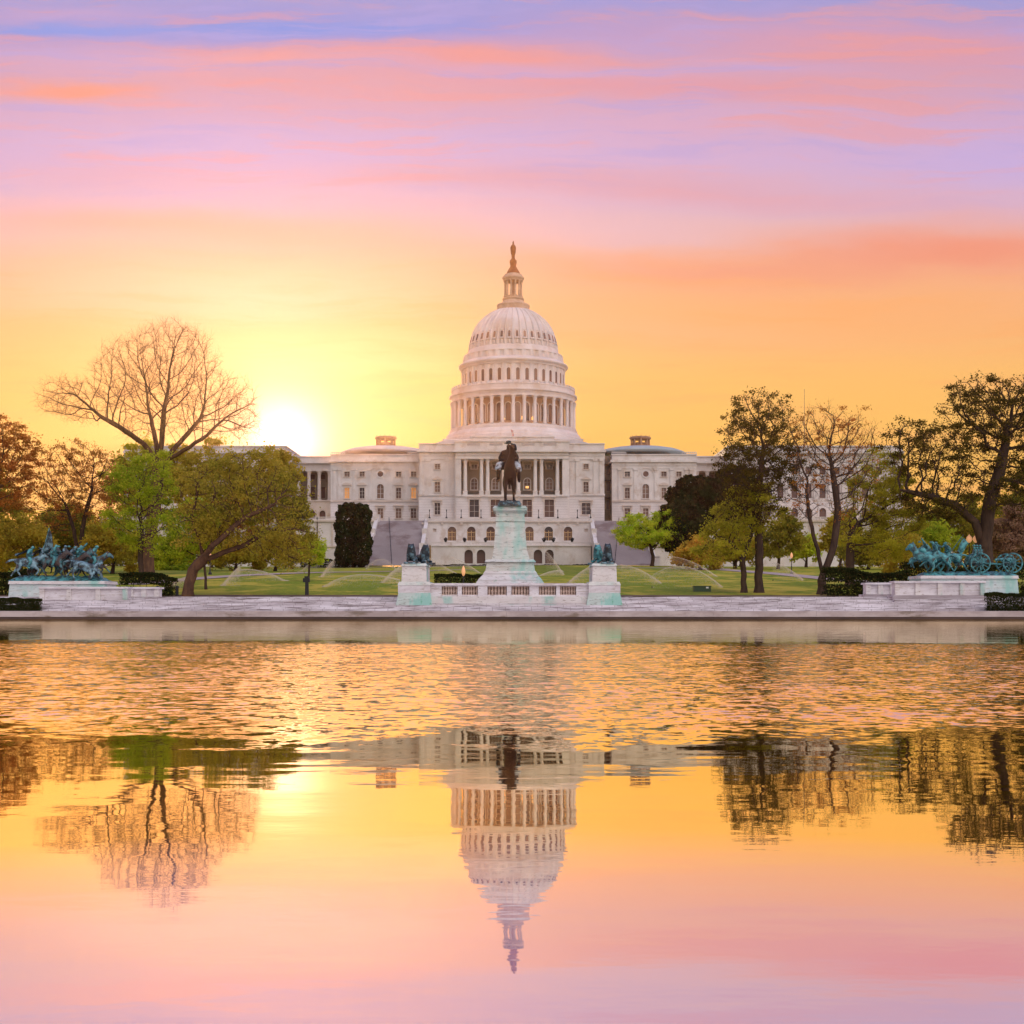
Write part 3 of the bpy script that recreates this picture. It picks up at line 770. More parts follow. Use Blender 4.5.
# ---------- corridors and far wings (behind the trees)
Dr = 436.0
def corridor(p0, p1):
    m1 = MB()
    rbox(m1, p0, p1, 456.8, 470.8, Dr, 24); rbox(m1, p0 - .5, p1 + .5, 456.0, 457.0, Dr - .4, 24); rbox(m1, p0, p1, 461.0, 463.2, Dr - 1.2, 24)
    m1.build('corridor_entablature', 'stone', cap)
    m1 = MB(); n = int((p1 - p0) / 10.3)
    hs = [(X(p0 + 10.3 * (k + .5), Dr + 5) - .85, X(p0 + 10.3 * (k + .5), Dr + 5) + .85, Z(498, Dr + 5), Z(487, Dr + 5), False) for k in range(n)]
    hs += [(h[0], h[1], Z(479, Dr + 5), Z(474.5, Dr + 5), False) for h in hs]
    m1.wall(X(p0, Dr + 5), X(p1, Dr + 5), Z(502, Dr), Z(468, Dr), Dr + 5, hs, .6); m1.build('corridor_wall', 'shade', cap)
    for h in hs:
        m1 = MB(); m1.box(h[0], h[1], Dr + 5.5, Dr + 5.6, h[2], h[3]); m1.build('corridor_glazing', 'glass', cap)
    m1 = MB(); hs = []
    for k in range(n): hs.append((X(p0 + 10.3 * (k + .5), Dr) - 1, X(p0 + 10.3 * (k + .5), Dr) + 1, Z(520, Dr), Z(510.5, Dr), True))
    m1.wall(X(p0, Dr), X(p1, Dr), Z(524, Dr), Z(501, Dr), Dr - .2, hs, .8); m1.box(X(p0, Dr), X(p1, Dr), Dr - .6, Dr + 5, Z(501.5, Dr), Z(500.2, Dr)); m1.build('corridor_base', 'stone', cap)
    for h in hs:
        m1 = MB(); m1.box(h[0], h[1], Dr + .5, Dr + .6, h[2], h[3]); m1.build('basement_glazing', 'glass', cap)
    k = 0
    while p0 + 1.5 + 10.3 * k < p1: CC.put(cap, (X(p0 + 1.5 + 10.3 * k, Dr), Dr + .8, Z(500.2, Dr))); k += 1
CC = Proto(column_mesh('column', Z(470.8, Dr) - Z(500.2, Dr), .62, 'stone', cap, 12))
corridor(286.5, 331.4); corridor(695.8, 729.2)
De = 425.0
def far_wing(p0, p1):
    m1 = MB()
    rbox(m1, p0, p1, 446.6, 462.0, De, 60); rbox(m1, p0 - .6, p1 + .6, 445.6, 446.8, De - .4, 60.8); rbox(m1, p0 - 1.2, p1 + 1.2, 451.0, 453.2, De - 1.3, 62)
    m1.build('wing_entablature', 'stone', cap)
    m1 = MB(); n = int((p1 - p0 - 6) / 14); w = (p1 - p0 - 6) / n; hs = []
    for k in range(n):
        c = X(p0 + 3 + w * (k + .5), De)
        hs += [(c - 1, c + 1, Z(498, De), Z(484, De), False), (c - 1, c + 1, Z(474.5, De), Z(467.0, De), False)]
    m1.wall(X(p0, De), X(p1, De), Z(502, De), Z(461.9, De), De, hs, .8)
    for k in range(n + 1):
        c = X(p0 + 3 + w * k, De); m1.box(c - .7, c + .7, De - .5, De + .1, Z(501, De), Z(461.9, De))
    m1.build('wing_wall', 'stone', cap)
    for h in hs:
        m1 = MB(); m1.box(h[0], h[1], De + .6, De + .7, h[2], h[3]); m1.build('wing_glazing', 'glass', cap)
    m1 = MB(); hs = []
    for k in range(n):
        c = X(p0 + 3 + w * (k + .5), De); hs.append((c - 1.1, c + 1.1, Z(519, De), Z(508, De), True))
    m1.wall(X(p0, De), X(p1, De), Z(530, De), Z(501.8, De), De - .3, hs, .8); m1.build('wing_basement', 'rust', cap)
    for h in hs:
        m1 = MB(); m1.box(h[0], h[1], De + .3, De + .4, h[2], h[3]); m1.build('basement_glazing', 'glass', cap)
    m1 = MB(); m1.box(X(p0, De), X(p0, De) + .3, De + .04, De + 60, Z(530, De), Z(462, De)); m1.box(X(p1, De) - .3, X(p1, De), De + .04, De + 60, Z(530, De), Z(462, De))
    m1.poly([(X(p0 + 8, De), Z(446, De)), (X(p1 - 8, De), Z(446, De)), (X(p1 - 30, De), Z(442.6, De)), (X(p0 + 30, De), Z(442.6, De))], De + 8, De + 50)
    m1.build('wing_roof', 'grayroof', cap)
far_wing(728.2, 903.0); far_wing(124.0, 286.0)
fo = thing('flag', (X(511, 409.5), 409.8, Z(441, 409.5)), 'small limp red and white flag on a thin pole above the portico, behind the rider', 'flag')
m1 = MB(); m1.tube([(X(511, 409.5), 409.8, Z(441, 409.5)), (X(510.6, 409.5), 409.8, Z(424.5, 409.5))], [.09, .04], 6); m1.build('flagpole', 'domewhite', fo)
M['flagred'] = noisy('red_and_white_cloth', (.55, .16, .14, 1), (.70, .60, .58, 1), 1.6, (1, 1, .3), rough=.8)
m1 = MB(); vs = []; fs = []
for j in range(9):
    for i in range(6): vs.append((X(510.9, 409.5) + i * .14 + j * .05, 409.8 + .13 * math.sin(i * 2 + j * .7), Z(429.0, 409.5) - j * .30 - i * .10))
for j in range(8):
    for i in range(5): a = j * 6 + i; fs.append((a, a + 1, a + 7, a + 6))
k0 = len(vs); vs += [(v[0], v[1] + .03, v[2]) for v in vs]; fs += [tuple(q + k0 for q in reversed(f)) for f in fs]
m1.add(vs, fs); m1.build('cloth', 'flagred', fo)
fp = MB(); fp.tube([(X(821.5, De), De + 25, Z(446, De)), (X(821.5, De), De + 25, Z(389, De + 25))], [.16, .07], 6); fp.build('flagpole', 'ironlamp', cap)

# ================================================================= terrace
Dt = 396.0; TZ = Z(521.0, Dt)
ter = thing('arcaded_terrace', (X(510, Dt), Dt, Z(566, Dt)), 'white two tiered stone terrace with seven arched windows below the portico', 'terrace')
m1 = MB(); hs = []; arc = [510.0 + 19.35 * k for k in range(-3, 4)]
for c in arc: hs.append(cwin(c, 2.55, 526.6, 540.6, Dt, True))
hs += [cwin(434.6, 1.1, 528.6, 532.0, Dt), cwin(586.2, 1.1, 528.6, 532.0, Dt)]
m1.wall(X(428.0, Dt), X(591.6, Dt), Z(545, Dt), Z(522.4, Dt), Dt, hs, .7)
for c in arc:   # archivolts
    cx = X(c, Dt); zc = Z(526.6, Dt) - 1.27
    for k in range(10):
        a0, a1 = PI * k / 10, PI * (k + 1) / 10
        P = [(cx + r * math.cos(a), zc + r * math.sin(a)) for r, a in ((1.35, a0), (1.75, a0), (1.75, a1), (1.35, a1))]
        m1.poly(P, Dt - .14, Dt + .02)
    m1.box(cx - 1.75, cx - 1.35, Dt - .14, Dt + .02, Z(541, Dt), zc); m1.box(cx + 1.35, cx + 1.75, Dt - .14, Dt + .02, Z(541, Dt), zc)
m1.box(X(428, Dt), X(428, Dt) + .4, Dt + .04, Dt + 16, Z(566, Dt), TZ); m1.box(X(591.6, Dt) - .4, X(591.6, Dt), Dt + .04, Dt + 16, Z(566, Dt), TZ)
m1.build('arcade_wall', 'stone', ter)
q = Proto(window_kind('arched_window', 2.55, Z(526.6, Dt) - Z(540.6, Dt), True, None, .55, .1, False, False, 'glass', ter))
wf = MB()
hA = Z(526.6, Dt) - Z(540.6, Dt)
for xx in (-.1, ): pass
wf.box(-.13, .13, .42, .56, 0, hA - 1.2); wf.box(-1.27, 1.27, .40, .55, hA * .56, hA * .62); wf.box(-1.27, -1.05, .42, .56, 0, hA - 1.3); wf.box(1.05, 1.27, .42, .56, 0, hA - 1.3)
wf.box(-.75, -.65, .43, .56, 0, hA * .56); wf.box(.65, .75, .43, .56, 0, hA * .56); wf.box(-1.27, 1.27, .42, .56, hA * .26, hA * .3)
wf_o = wf.build('window_frame', 'tanframe', None, origin=(0, 0, 0)); wf_o.parent = q.o
for c in arc: q.put(ter, (X(c, Dt), Dt, Z(540.6, Dt)))
m1 = MB()
for c in (434.6, 586.2): m1.box(X(c, Dt) - .55, X(c, Dt) + .55, Dt + .5, Dt + .6, Z(532, Dt), Z(528.6, Dt))
m1.build('small_window', 'trim', ter)
m1 = MB()
m1.box(X(427.6, Dt), X(592, Dt), Dt - .5, Dt + 14, Z(522.5, Dt), Z(521.2, Dt))
for k in range(9):
    c = X(500.3 + 19.35 * (k - 4) + 0, Dt)
    m1.box(c - .35, c + .35, Dt - .45, Dt + .02, Z(524.6, Dt), Z(522.5, Dt))
m1.build('terrace_cornice', 'trim', ter)
def balustrade(mb, x0, x1, y, z0, z1, post=6.0, th=.32):
    h = z1 - z0
    mb.box(x0, x1, y, y + th, z0, z0 + h * .2); mb.box(x0, x1, y - .04, y + th + .04, z1 - h * .16, z1)
    n = max(1, round((x1 - x0) / post))
    for k in range(n + 1):
        x = x0 + (x1 - x0) * k / n; mb.box(x - .3, x + .3, y - .07, y + th + .07, z0 + h * .2, z1 - h * .16)
    nb = int((x1 - x0) / .34)
    for k in range(nb):
        x = x0 + (x1 - x0) * (k + .5) / nb; mb.box(x - .075, x + .075, y + .08, y + th - .08, z0 + h * .2, z1 - h * .16)
    return mb
m1 = MB(); balustrade(m1, X(428, Dt), X(591.6, Dt), Dt - .2, TZ, Z(518.2, Dt)); m1.build('balustrade', 'stone', ter)
D2 = 388.0
m1 = MB(); hs = [cwin(c, 2.5, 549.6, 563.5, D2, True) for c in (468.6, 481.0, 538.0, 549.4)]
m1.wall(X(431, D2), X(591, D2), Z(567, D2), Z(546.2, D2), D2, hs, 1.5)
m1.box(X(430.6, D2), X(591.4, D2), D2 - .35, Dt, Z(546.3, D2), Z(545.3, D2))
m1.box(X(431, D2), X(431, D2) + .4, D2 + .04, Dt, Z(567, D2), Z(546.2, D2)); m1.box(X(591, D2) - .4, X(591, D2), D2 + .04, Dt, Z(567, D2), Z(546.2, D2))
m1.build('lower_wall', 'stone', ter)
for h in hs:
    m1 = MB(); m1.box(h[0], h[1], D2 + 1.4, D2 + 1.5, h[2], h[3]); m1.build('arch_recess', 'glass', ter)
m1 = MB(); balustrade(m1, X(431, D2), X(591, D2), D2 + .1, Z(545.3, D2), Z(542.0, D2)); m1.build('balustrade', 'stone', ter)
# low box trees in tubs by the lower arches and dark planters on the balustrade are things of their own
def lamp_post(x, y, z, h, name='lamp_post', lab='', group=None, two=False, rr=.32):
    o = thing(name, (x, y, z), lab, 'lamp post', group)
    mb = MB(); mb.lathe([(.26, 0), (.26, .25), (.12, .4), (.08, h * .3), (.06, h - .9), (.1, h - .85), (.05, h - .7)], 8, (x, y, z))
    if two: mb.tube([(x - .45, y, z + h - .6), (x - .3, y, z + h - .9), (x + .3, y, z + h - .9), (x + .45, y, z + h - .6)], .05, 6)
    mb.build('post', 'ironlamp', o)
    for dx in ((-.45, .45) if two else (0,)):
        g = MB(); g.lathe([(.05, h - .72), (.2 * rr / .32, h - .62), (rr, h - .35), (rr * .85, h - .1), (.1, h + .12), (.03, h + .25)], 10, (x + dx, y, z)); g.build('globe', 'globe', o, smooth=True)
    return o
labs = ['black lamp post on the terrace rail, outermost by the stairs of the long driveway side', 'black lamp post on the terrace rail before the third portico bay']
pos = [429.5, 446.5, 461.2, 481.0, 538.6, 557.8, 577.4, 590.6]
rl = ['at the handrail stairway', 'second from the handrail stairway', 'before the first portico door', 'between the first and second portico doors',
      'before the fourth portico door', 'before the last portico door', 'below the pale glazed door', 'at the end beside the lime green tree']
for p, l in zip(pos, rl):
    o = thing('lamp_post', (X(p, Dt), Dt - .05, Z(518.2, Dt)), 'slim black lamp post on terrace rail ' + l, 'lamp post', 'lamp posts on the terrace rail')
    mb = MB(); mb.lathe([(.3, 0), (.3, .25), (.1, .5), (.07, 1.9), (.14, 2.0), (.16, 2.4), (.03, 2.7)], 8, (X(p, Dt), Dt - .05, Z(518.2, Dt))); mb.build('post', 'ironlamp', o)
# dark round planters on the lower balustrade
pl_px = [445.6, 464.6, 485.6, 544.0, 553.4, 572.0]
pn = ['by the first arched window', 'between the first and second arched windows', 'between the second and third arched windows', 'by the sixth arched window near the pedestal', 'between the sixth and last arched windows', 'by the last arched window']
proto = None
for p, l in zip(pl_px, pn):
    x, y, z = X(p, D2), D2 + .3, Z(542.0, D2)
    o = thing('planter', (x, y, z), 'small dark planter on the lower balustrade ' + l, 'planter', 'planters on the lower terrace balustrade')
    MB().lathe([(.35, 0), (.3, .15), (.55, .6), (.62, .8), (.5, .8)], 10, (x, y, z)).build('bowl', 'ironlamp', o)
    b_ = MB(); r_ = random.Random(int(p))
    for k in range(60):
        a, b2, rr = r_.uniform(0, 6.28), r_.uniform(0, 1.5), r_.uniform(.3, .75)
        c = Vector((x + rr * math.cos(a) * math.cos(b2), y + rr * math.sin(a) * math.cos(b2), z + .75 + rr * math.sin(b2) * .8)); s_ = .16
        d1 = Vector((r_.uniform(-1, 1), r_.uniform(-1, 1), r_.uniform(-1, 1))).normalized() * s_; d2 = Vector((r_.uniform(-1, 1), r_.uniform(-1, 1), r_.uniform(-1, 1))).normalized() * s_
        b_.add([tuple(c - d1), tuple(c + d2), tuple(c + d1), tuple(c - d2)], [(0, 1, 2, 3)])
    b_.build('foliage', 'ironlamp', o)

# ================================================================= monumental stairs
M['step'] = noisy('grey_mauve_steps', (.40, .345, .36, 1), (.33, .28, .295, 1), .10, (1, 1, 1), c3=(.24, .18, .19, 1), s3=1.2)
def stairs(x0, x1, label, side):
    o = thing('staircase', ((x0 + x1) / 2, 365, Z(565, 365)), label, 'staircase', 'monumental stairs beside the terrace')
    n = 84; ya, yb = 365.0, 400.0; za, zb = Z(565.5, 365), TZ + .3
    pts = [(ya, za - 1)]
    for k in range(n):
        y = ya + (yb - ya) * k / n; z = za + (zb - za) * (k + 1) / n
        pts += [(y, z - (zb - za) / n), (y, z)]
    pts += [(yb, zb), (yb + 14, zb), (yb + 14, za - 1)]
    m1 = MB()
    # steps as strips (top and riser)
    vs = []; fs = []
    for (y, z) in pts[1:-1]: vs += [(x0, y, z), (x1, y, z)]
    for k in range(len(pts) - 3): fs.append((2 * k, 2 * k + 1, 2 * k + 3, 2 * k + 2))
    m1.add(vs, fs)
    for k in (1, 2, 3):  # landings' shadow lines are real lips
        pass
    m1.build('steps', 'step', o)
    hr = MB()
    for f in ((.36,) if side < 0 else (.4,)):
        xx = x0 + (x1 - x0) * f
        P = [(xx + (-1.0 if side < 0 else 1.0) * (t_ - .5) * 4.0, ya + (yb - ya) * t_, za + (zb - za) * t_ + 1.0) for t_ in [i / 10 for i in range(11)]]
        hr.tube(P, .09, 5)
        for i in range(0, 11): hr.tube([P[i], (P[i][0], P[i][1], P[i][2] - 1.0)], .07, 5)
    hr.build('handrail', 'ironlamp', o)
    for xs, dx in ((x0, -1), (x1, 1)):
        xa, xb = (xs - 1.1, xs) if dx < 0 else (xs, xs + 1.1)
        c = MB()
        c.polyx([(ya - 1.5, za - 1.2), (ya - 1.5, za + 1.2), (ya + 1.0, za + 1.2), (yb, zb + 1.1), (yb + 3, zb + 1.1), (yb + 3, za - 1.2)], xa, xb)
        c.box(xa - .3, xb + .3, ya - 3.6, ya - .6, za - 1.2, za + 2.2); c.box(xa - .45, xb + .45, ya - 3.75, ya - .45, za + 2.2, za + 2.5)
        for t_ in (.33, .66):
            yy = ya + (yb - ya) * t_; zz = za + (zb - za) * t_
            c.box(xa - .2, xb + .2, yy - 1, yy + 1, zz - 1, zz + 1.9)
        c.box(xa - .3, xb + .3, yb - 1.2, yb + 2, zb - 2, zb + 1.9)
        c.build('cheek_wall', 'stone', o)
    return o
stairs(-40.3, -26.2, 'broad mauve grey flight of steps with a dark central handrail beside the clipped evergreen', -1)
stairs(24.6, 39.0, 'broad mauve grey flight of steps partly hidden behind the lime green tree', 1)
# outer terrace walls beyond the stairs
def outer_wall(p0, p1, label):
    D = 398.0
    o = thing('retaining_wall', (X((p0 + p1) / 2, D), D, Z(552, D)), label, 'wall', 'retaining walls beyond the stairs')
    m1 = MB(); rbox(m1, p0, p1, 521.5, 568, D, 20); 
    m1.build('wall_face', 'stone', o)
    m1 = MB(); rbox(m1, p0 - .5, p1 + .5, 519.6, 521.7, D - .6, 20.8); rbox(m1, p0 - .3, p1 + .3, 545.5, 547.2, D - .4, .6)
    n = int((p1 - p0) / 12)
    for k in range(n + 1): rbox(m1, p0 + k * (p1 - p0) / n - .8, p0 + k * (p1 - p0) / n + .8, 521.6, 546, D - .3, .4)
    m1.build('cornice', 'trim', o)
    m1 = MB(); balustrade(m1, X(p0, D), X(p1, D), D - .1, Z(519.6, D), Z(516.8, D)); m1.build('balustrade', 'stone', o)
outer_wall(317.5, 376.0, 'pale stone retaining wall with cornice behind the clipped evergreen')
outer_wall(643.5, 760.0, 'pale stone retaining wall behind the lime green tree')
outer_wall(100.0, 316.9, 'long stone retaining wall behind the great bare tree')
outer_wall(760.6, 960.0, 'long stone retaining wall behind the tall bare trees')
# ================================================================= ground, pool, plaza
def structure(o, **k): o['kind'] = 'structure'; return o
def gz(x, y):
    """height of the lawn"""
    t = (y - 118.0) / 247.0
    if t < 0: return 1.75
    b = 1.75 + 10.3 * min(t, 1.0) + .5 * math.sin(min(t, 1) * PI)
    b += .35 * math.sin(x * .045 + y * .02) * min(1, t * 4) * (1 if t < 1 else 0)
    if y > 365: b = 12.0 + (0 if y < 520 else 0)
    return b
def grass_mat():
    m, t, b = pmat('spring_grass', (1, 1, 1, 1), .9, .15)
    tc = t.new('ShaderNodeTexCoord'); ob = tc.outputs['Object']
    n1 = t.noise(t.mapping(ob, (1, .35, 1)), .09, 6, .65); n2 = t.noise(ob, 1.6, 5, .7); n3 = t.noise(t.mapping(ob, (1, .5, 1)), .22, 4, .6)
    c = t.mix(t.smooth(n1, .35, .65), (.21, .28, .014, 1), (.40, .37, .022, 1))
    c = t.mix(t.smooth(n2, .35, .6) * .8, c, (.11, .165, .012, 1))
    c = t.mix(t.smooth(n3, .48, .58) * .8, c, (.50, .38, .05, 1))
    n4 = t.noise(t.mapping(ob, (1, .22, 1), (31, 7, 0)), .045, 4, .6)
    c = t.mix(t.smooth(n4, .50, .60) * .6, c, (.10, .15, .012, 1))  # dark green bands paint shadows across the lawn
    t.put(b.inputs['Base Color'], c)
    bp = t.new('ShaderNodeBump'); bp.inputs['Strength'].default_value = .6; bp.inputs['Distance'].default_value = .15
    t.put(bp.inputs['Height'], t.noise(ob, 5, 4, .7)); t.l.new(bp.outputs[0], b.inputs['Normal'])
    return m
M['grass'] = grass_mat()
def sheet(name, x0, x1, y0, y1, nx, ny, mat, fz):
    vs = []; fs = []
    for j in range(ny + 1):
        for i in range(nx + 1):
            x = x0 + (x1 - x0) * i / nx; y = y0 + (y1 - y0) * j / ny; vs.append((x, y, fz(x, y)))
    for j in range(ny):
        for i in range(nx):
            a = j * (nx + 1) + i; fs.append((a, a + 1, a + nx + 2, a + nx + 1))
    mb = MB(); mb.add(vs, fs); return structure(mb.build(name, mat, None, origin=(0, (y0 + y1) / 2, 0), smooth=True))
# one great sheet of terrain to the horizon (under everything, dips below the pool)
def far_z(x, y):
    if y < 118: return -1.2
    return gz(x, y) - .02
vs_y = [-3000, -400, -20, 60, 99.0, 117.9, 118.0, 118.1] + [118 + 247 * k / 40 for k in range(1, 41)] + [380, 420, 520, 900, 1600, 4500]
vs_x = [-4000, -1200, -500, -300] + list(range(-240, 241, 8)) + [300, 500, 1200, 4000]
mb = MB(); vs = []; fs = []
for y in vs_y:
    for x in vs_x:
        vs.append((x, y, -1.2 if y <= 117.95 else gz(x, y)))
nx = len(vs_x)
for j in range(len(vs_y) - 1):
    for i in range(nx - 1):
        a = j * nx + i; fs.append((a, a + 1, a + nx + 1, a + nx))
mb.add(vs, fs); structure(mb.build('ground', 'grass', None, origin=(0, 0, 0), smooth=True))

def water_mat():
    m = bpy.data.materials.new('pool_water'); m.use_nodes = True; t = NT(m.node_tree); t.n.clear()
    g = t.new('ShaderNodeNewGeometry'); pos = g.outputs['Position']
    x, y, z = t.sep(pos)
    swell = t.noise(t.comb(x * .5, y * 1.4), 1.0, 2, .5)
    small = t.noise(t.comb(x * 2.2, y * 4.2), 1.0, 3, .6)
    near = t.smooth(y, 13.0, 6.0)
    hgt = swell * .0075 * t.m('SUBTRACT', 1.0, near * .55) + small * .0006
    bp0 = t.new('ShaderNodeBump'); bp0.inputs['Strength'].default_value = 1.0; bp0.inputs['Distance'].default_value = 1.0
    t.put(bp0.inputs['Height'], hgt)
    # wind ripples: facet slopes, plus constant tilt toward camera, added to mirror golden sky
    ya = y + (t.noise(t.comb(x * .9, y * .9), 1.0, 3, .6) - .5) * 4.0
    yb = y + (t.noise(t.comb(x * .20, y * .20, 5.0), 1.0, 3, .55) - .5) * 9.0 + x * .10
    zone = t.smooth(ya, 8.2, 11.4) * t.smooth(yb, 36.0, 31.0)
    def ncol(vx, vy, vz, det):
        nd = t.new('ShaderNodeTexNoise'); t.put(nd.inputs['Vector'], t.comb(x * vx, y * vy, vz)); nd.inputs['Scale'].default_value = 1.0; nd.inputs['Detail'].default_value = det
        return t.sep(nd.outputs['Color'])
    a = ncol(10.5, 10.5, 3.0, 2); b = ncol(3.4, 4.4, 8.0, 2); patch = t.noise(t.comb(x * .35, y * .5, 11.0), 1.0, 2, .5)
    gust = patch * .9 + .62
    sx = ((a[0] - .5) * .26 + (b[0] - .5) * .12) * zone * gust
    sy = ((a[1] - .5) * .34 + (b[1] - .5) * .20 + .043) * zone * gust
    tilt = t.comb(sx, sy * -1.0, 0.0)
    va = t.new('ShaderNodeVectorMath', operation='ADD'); t.l.new(bp0.outputs[0], va.inputs[0]); t.put(va.inputs[1], tilt)
    bp = t.new('ShaderNodeVectorMath', operation='NORMALIZE'); t.l.new(va.outputs[0], bp.inputs[0])
    gl = t.new('ShaderNodeBsdfGlossy'); gl.inputs['Roughness'].default_value = .02
    t.put(gl.inputs['Color'], (1.0, .87, .59, 1))
    t.l.new(bp.outputs[0], gl.inputs['Normal'])
    df = t.new('ShaderNodeBsdfDiffuse'); t.put(df.inputs['Color'], (.12, .42, 1.0, 1))
    fr = t.new('ShaderNodeFresnel'); fr.inputs['IOR'].default_value = 1.33
    fac = t.m('MAXIMUM', t.m('MULTIPLY_ADD', E(t, fr.outputs[0]), 2.2, .20, clamp=True), .765)
    mx = t.new('ShaderNodeMixShader'); t.put(mx.inputs[0], fac); t.l.new(df.outputs[0], mx.inputs[1]); t.l.new(gl.outputs[0], mx.inputs[2])
    out = t.new('ShaderNodeOutputMaterial'); t.l.new(mx.outputs[0], out.inputs[0])
    return m
M['water'] = water_mat()
def water():
    r = np.random.default_rng(12)
    ys = [-12.0, -8.0, -5.0, -3.0, -2.0, -1.0, 0.0] + [.4 * k for k in range(1, 15)] + [6.0]; y = 6.0
    while y < 44: y += .05 + .0010 * y; ys.append(y)
    ys += [60.0, 80.0, 97.6]; ys = np.array(ys)
    nu = 560; u = np.linspace(-1, 1, nu)
    W_ = .44 * np.maximum(ys, 4) + 6
    Xg = W_[:, None] * u[None, :]; Yg = np.repeat(ys[:, None], nu, 1)
    Zg = np.zeros_like(Xg)
    def vn(x, y, sc, seed):
        q = np.random.default_rng(seed); o = 0
        for k in range(7):
            a = q.uniform(0, 6.28); f = sc * q.uniform(.6, 1.7); o = o + np.sin(x * math.cos(a) * f + y * math.sin(a) * f + q.uniform(0, 6.28))
        return o / 2.6
    n = 60; tgt = .022; s2 = 0
    lam = np.exp(r.uniform(math.log(.17), math.log(.40), n))
    for L in lam:
        a = r.normal(PI / 2, .95); k = 2 * PI / L; sl = tgt * math.sqrt(2.0 / n)
        Zg += sl / k * np.sin(k * (Xg * math.cos(a) + Yg * math.sin(a)) + r.uniform(0, 6.28) + .6 * vn(Xg, Yg, .5, int(L * 1e5)))
    e1 = ys[:, None] + 1.0 * vn(Xg, Yg, 1.6, 3) + .7 * vn(Xg, Yg * 3, 1.2, 5)
    e2 = ys[:, None] + 2.2 * vn(Xg, Yg, .35, 4) + Xg * .12
    sm = lambda v, a, b: (lambda q: q * q * (3 - 2 * q))(np.clip((v - a) / (b - a), 0, 1))
    amp = sm(e1, 8.0, 11.5) * (1 - sm(e2, 31.0, 35.0)) * (1 - sm(np.abs(u)[None, :], .93, .995))
    amp = amp * (.82 + .18 * vn(Xg, Yg, .8, 9))
    Zg *= amp; Zg[0] = 0; Zg[-3:] = 0
    Xg = np.concatenate([np.full((len(ys), 1), -160.0), Xg, np.full((len(ys), 1), 160.0)], 1)
    Yg = np.repeat(ys[:, None], nu + 2, 1); Zg = np.concatenate([np.zeros((len(ys), 1)), Zg, np.zeros((len(ys), 1))], 1)
    V = np.stack([Xg, Yg, Zg], 2).reshape(-1, 3); m_ = nu + 2
    i = np.arange(len(ys) - 1)[:, None] * m_ + np.arange(m_ - 1)[None, :]
    Fq = np.stack([i, i + 1, i + m_ + 1, i + m_], 2).reshape(-1, 4)
    structure(fast_mesh('water', V, Fq, 'water', None, (0, 50, 0), smooth=True))
water()

# coping of the pool
o = MB()
def coping():
    mb = MB(); x = -160.0; k = 0
    r_ = random.Random(3)
    while x < 160:
        L = 7.6
        mb.box(x + .006, x + L - .006, 97.25, 100.2, .18, .60 + r_.uniform(-.006, .006)); x += L
    return mb
mb = MB(); mb.box(-160, 160, 97.42, 100.0, -.6, .18); M['wetshade'] = noisy('wet_shaded_granite', (.13, .085, .075, 1), (.09, .06, .055, 1), .8, (.3, 1, 1)); structure(mb.build('pool_wall', 'wetshade', None, origin=(0, 98, 0)))  # dark colour holds wet stone and the painted shade under the coping
structure(coping().build('pool_coping', 'granite', None, origin=(0, 98, 0)))
def plazamat():
    m, t, b = pmat('plaza_marble', (1, 1, 1, 1), .5, .35)
    tc = t.new('ShaderNodeTexCoord'); ob = tc.outputs['Object']
    n = t.noise(t.mapping(ob, (.25, 1.2, 3)), .8, 6, .65)
    c = t.mix(t.smooth(n, .35, .65), (.74, .69, .72, 1), (.46, .40, .42, 1))
    n2 = t.noise(t.mapping(ob, (.35, 1.6, 8)), 1.3, 6, .7)
    c = t.mix(t.smooth(n2, .51, .60) * .9, c, (.17, .13, .13, 1))
    br = t.new('ShaderNodeTexBrick'); t.put(br.inputs['Vector'], t.mapping(ob, (1, 1, 1))); br.inputs['Scale'].default_value = .5
    br.inputs['Color1'].default_value = (0, 0, 0, 1); br.inputs['Color2'].default_value = (0.5, .5, .5, 1); br.inputs['Mortar'].default_value = (1, 1, 1, 1); br.inputs['Mortar Size'].default_value = .012
    jf = E(t, br.outputs['Fac'])
    c = t.mix(jf * .6, c, (.22, .17, .17, 1))
    t.put(b.inputs['Base Color'], c)
    return m
M['plaza'] = plazamat()
st = MB(); zt = .62
NS = 8
for k in range(NS):
    y0 = 101.2 + k * .85 if k < NS - 1 else 101.2 + k * .85
    z = .62 + (1.74 - .62) * (k + 1) / NS
    st.box(-160, 160, y0, (y0 + .86) if k < NS - 1 else 118.6, z - .4, z)
st.box(-160, 160, 100.2, 101.3, .1, .605)
structure(st.build('plaza_steps', 'plaza', None, origin=(0, 104, 0)))
# soil strip at the lawn's edge
M['soil'] = noisy('bare_soil', (.10, .05, .03, 1), (.17, .10, .05, 1), 1.2, bump=.5)
structure(sheet('soil_strip', -160, 160, 118.5, 121.0, 80, 2, 'soil', lambda x, y: gz(x, y) + .10))
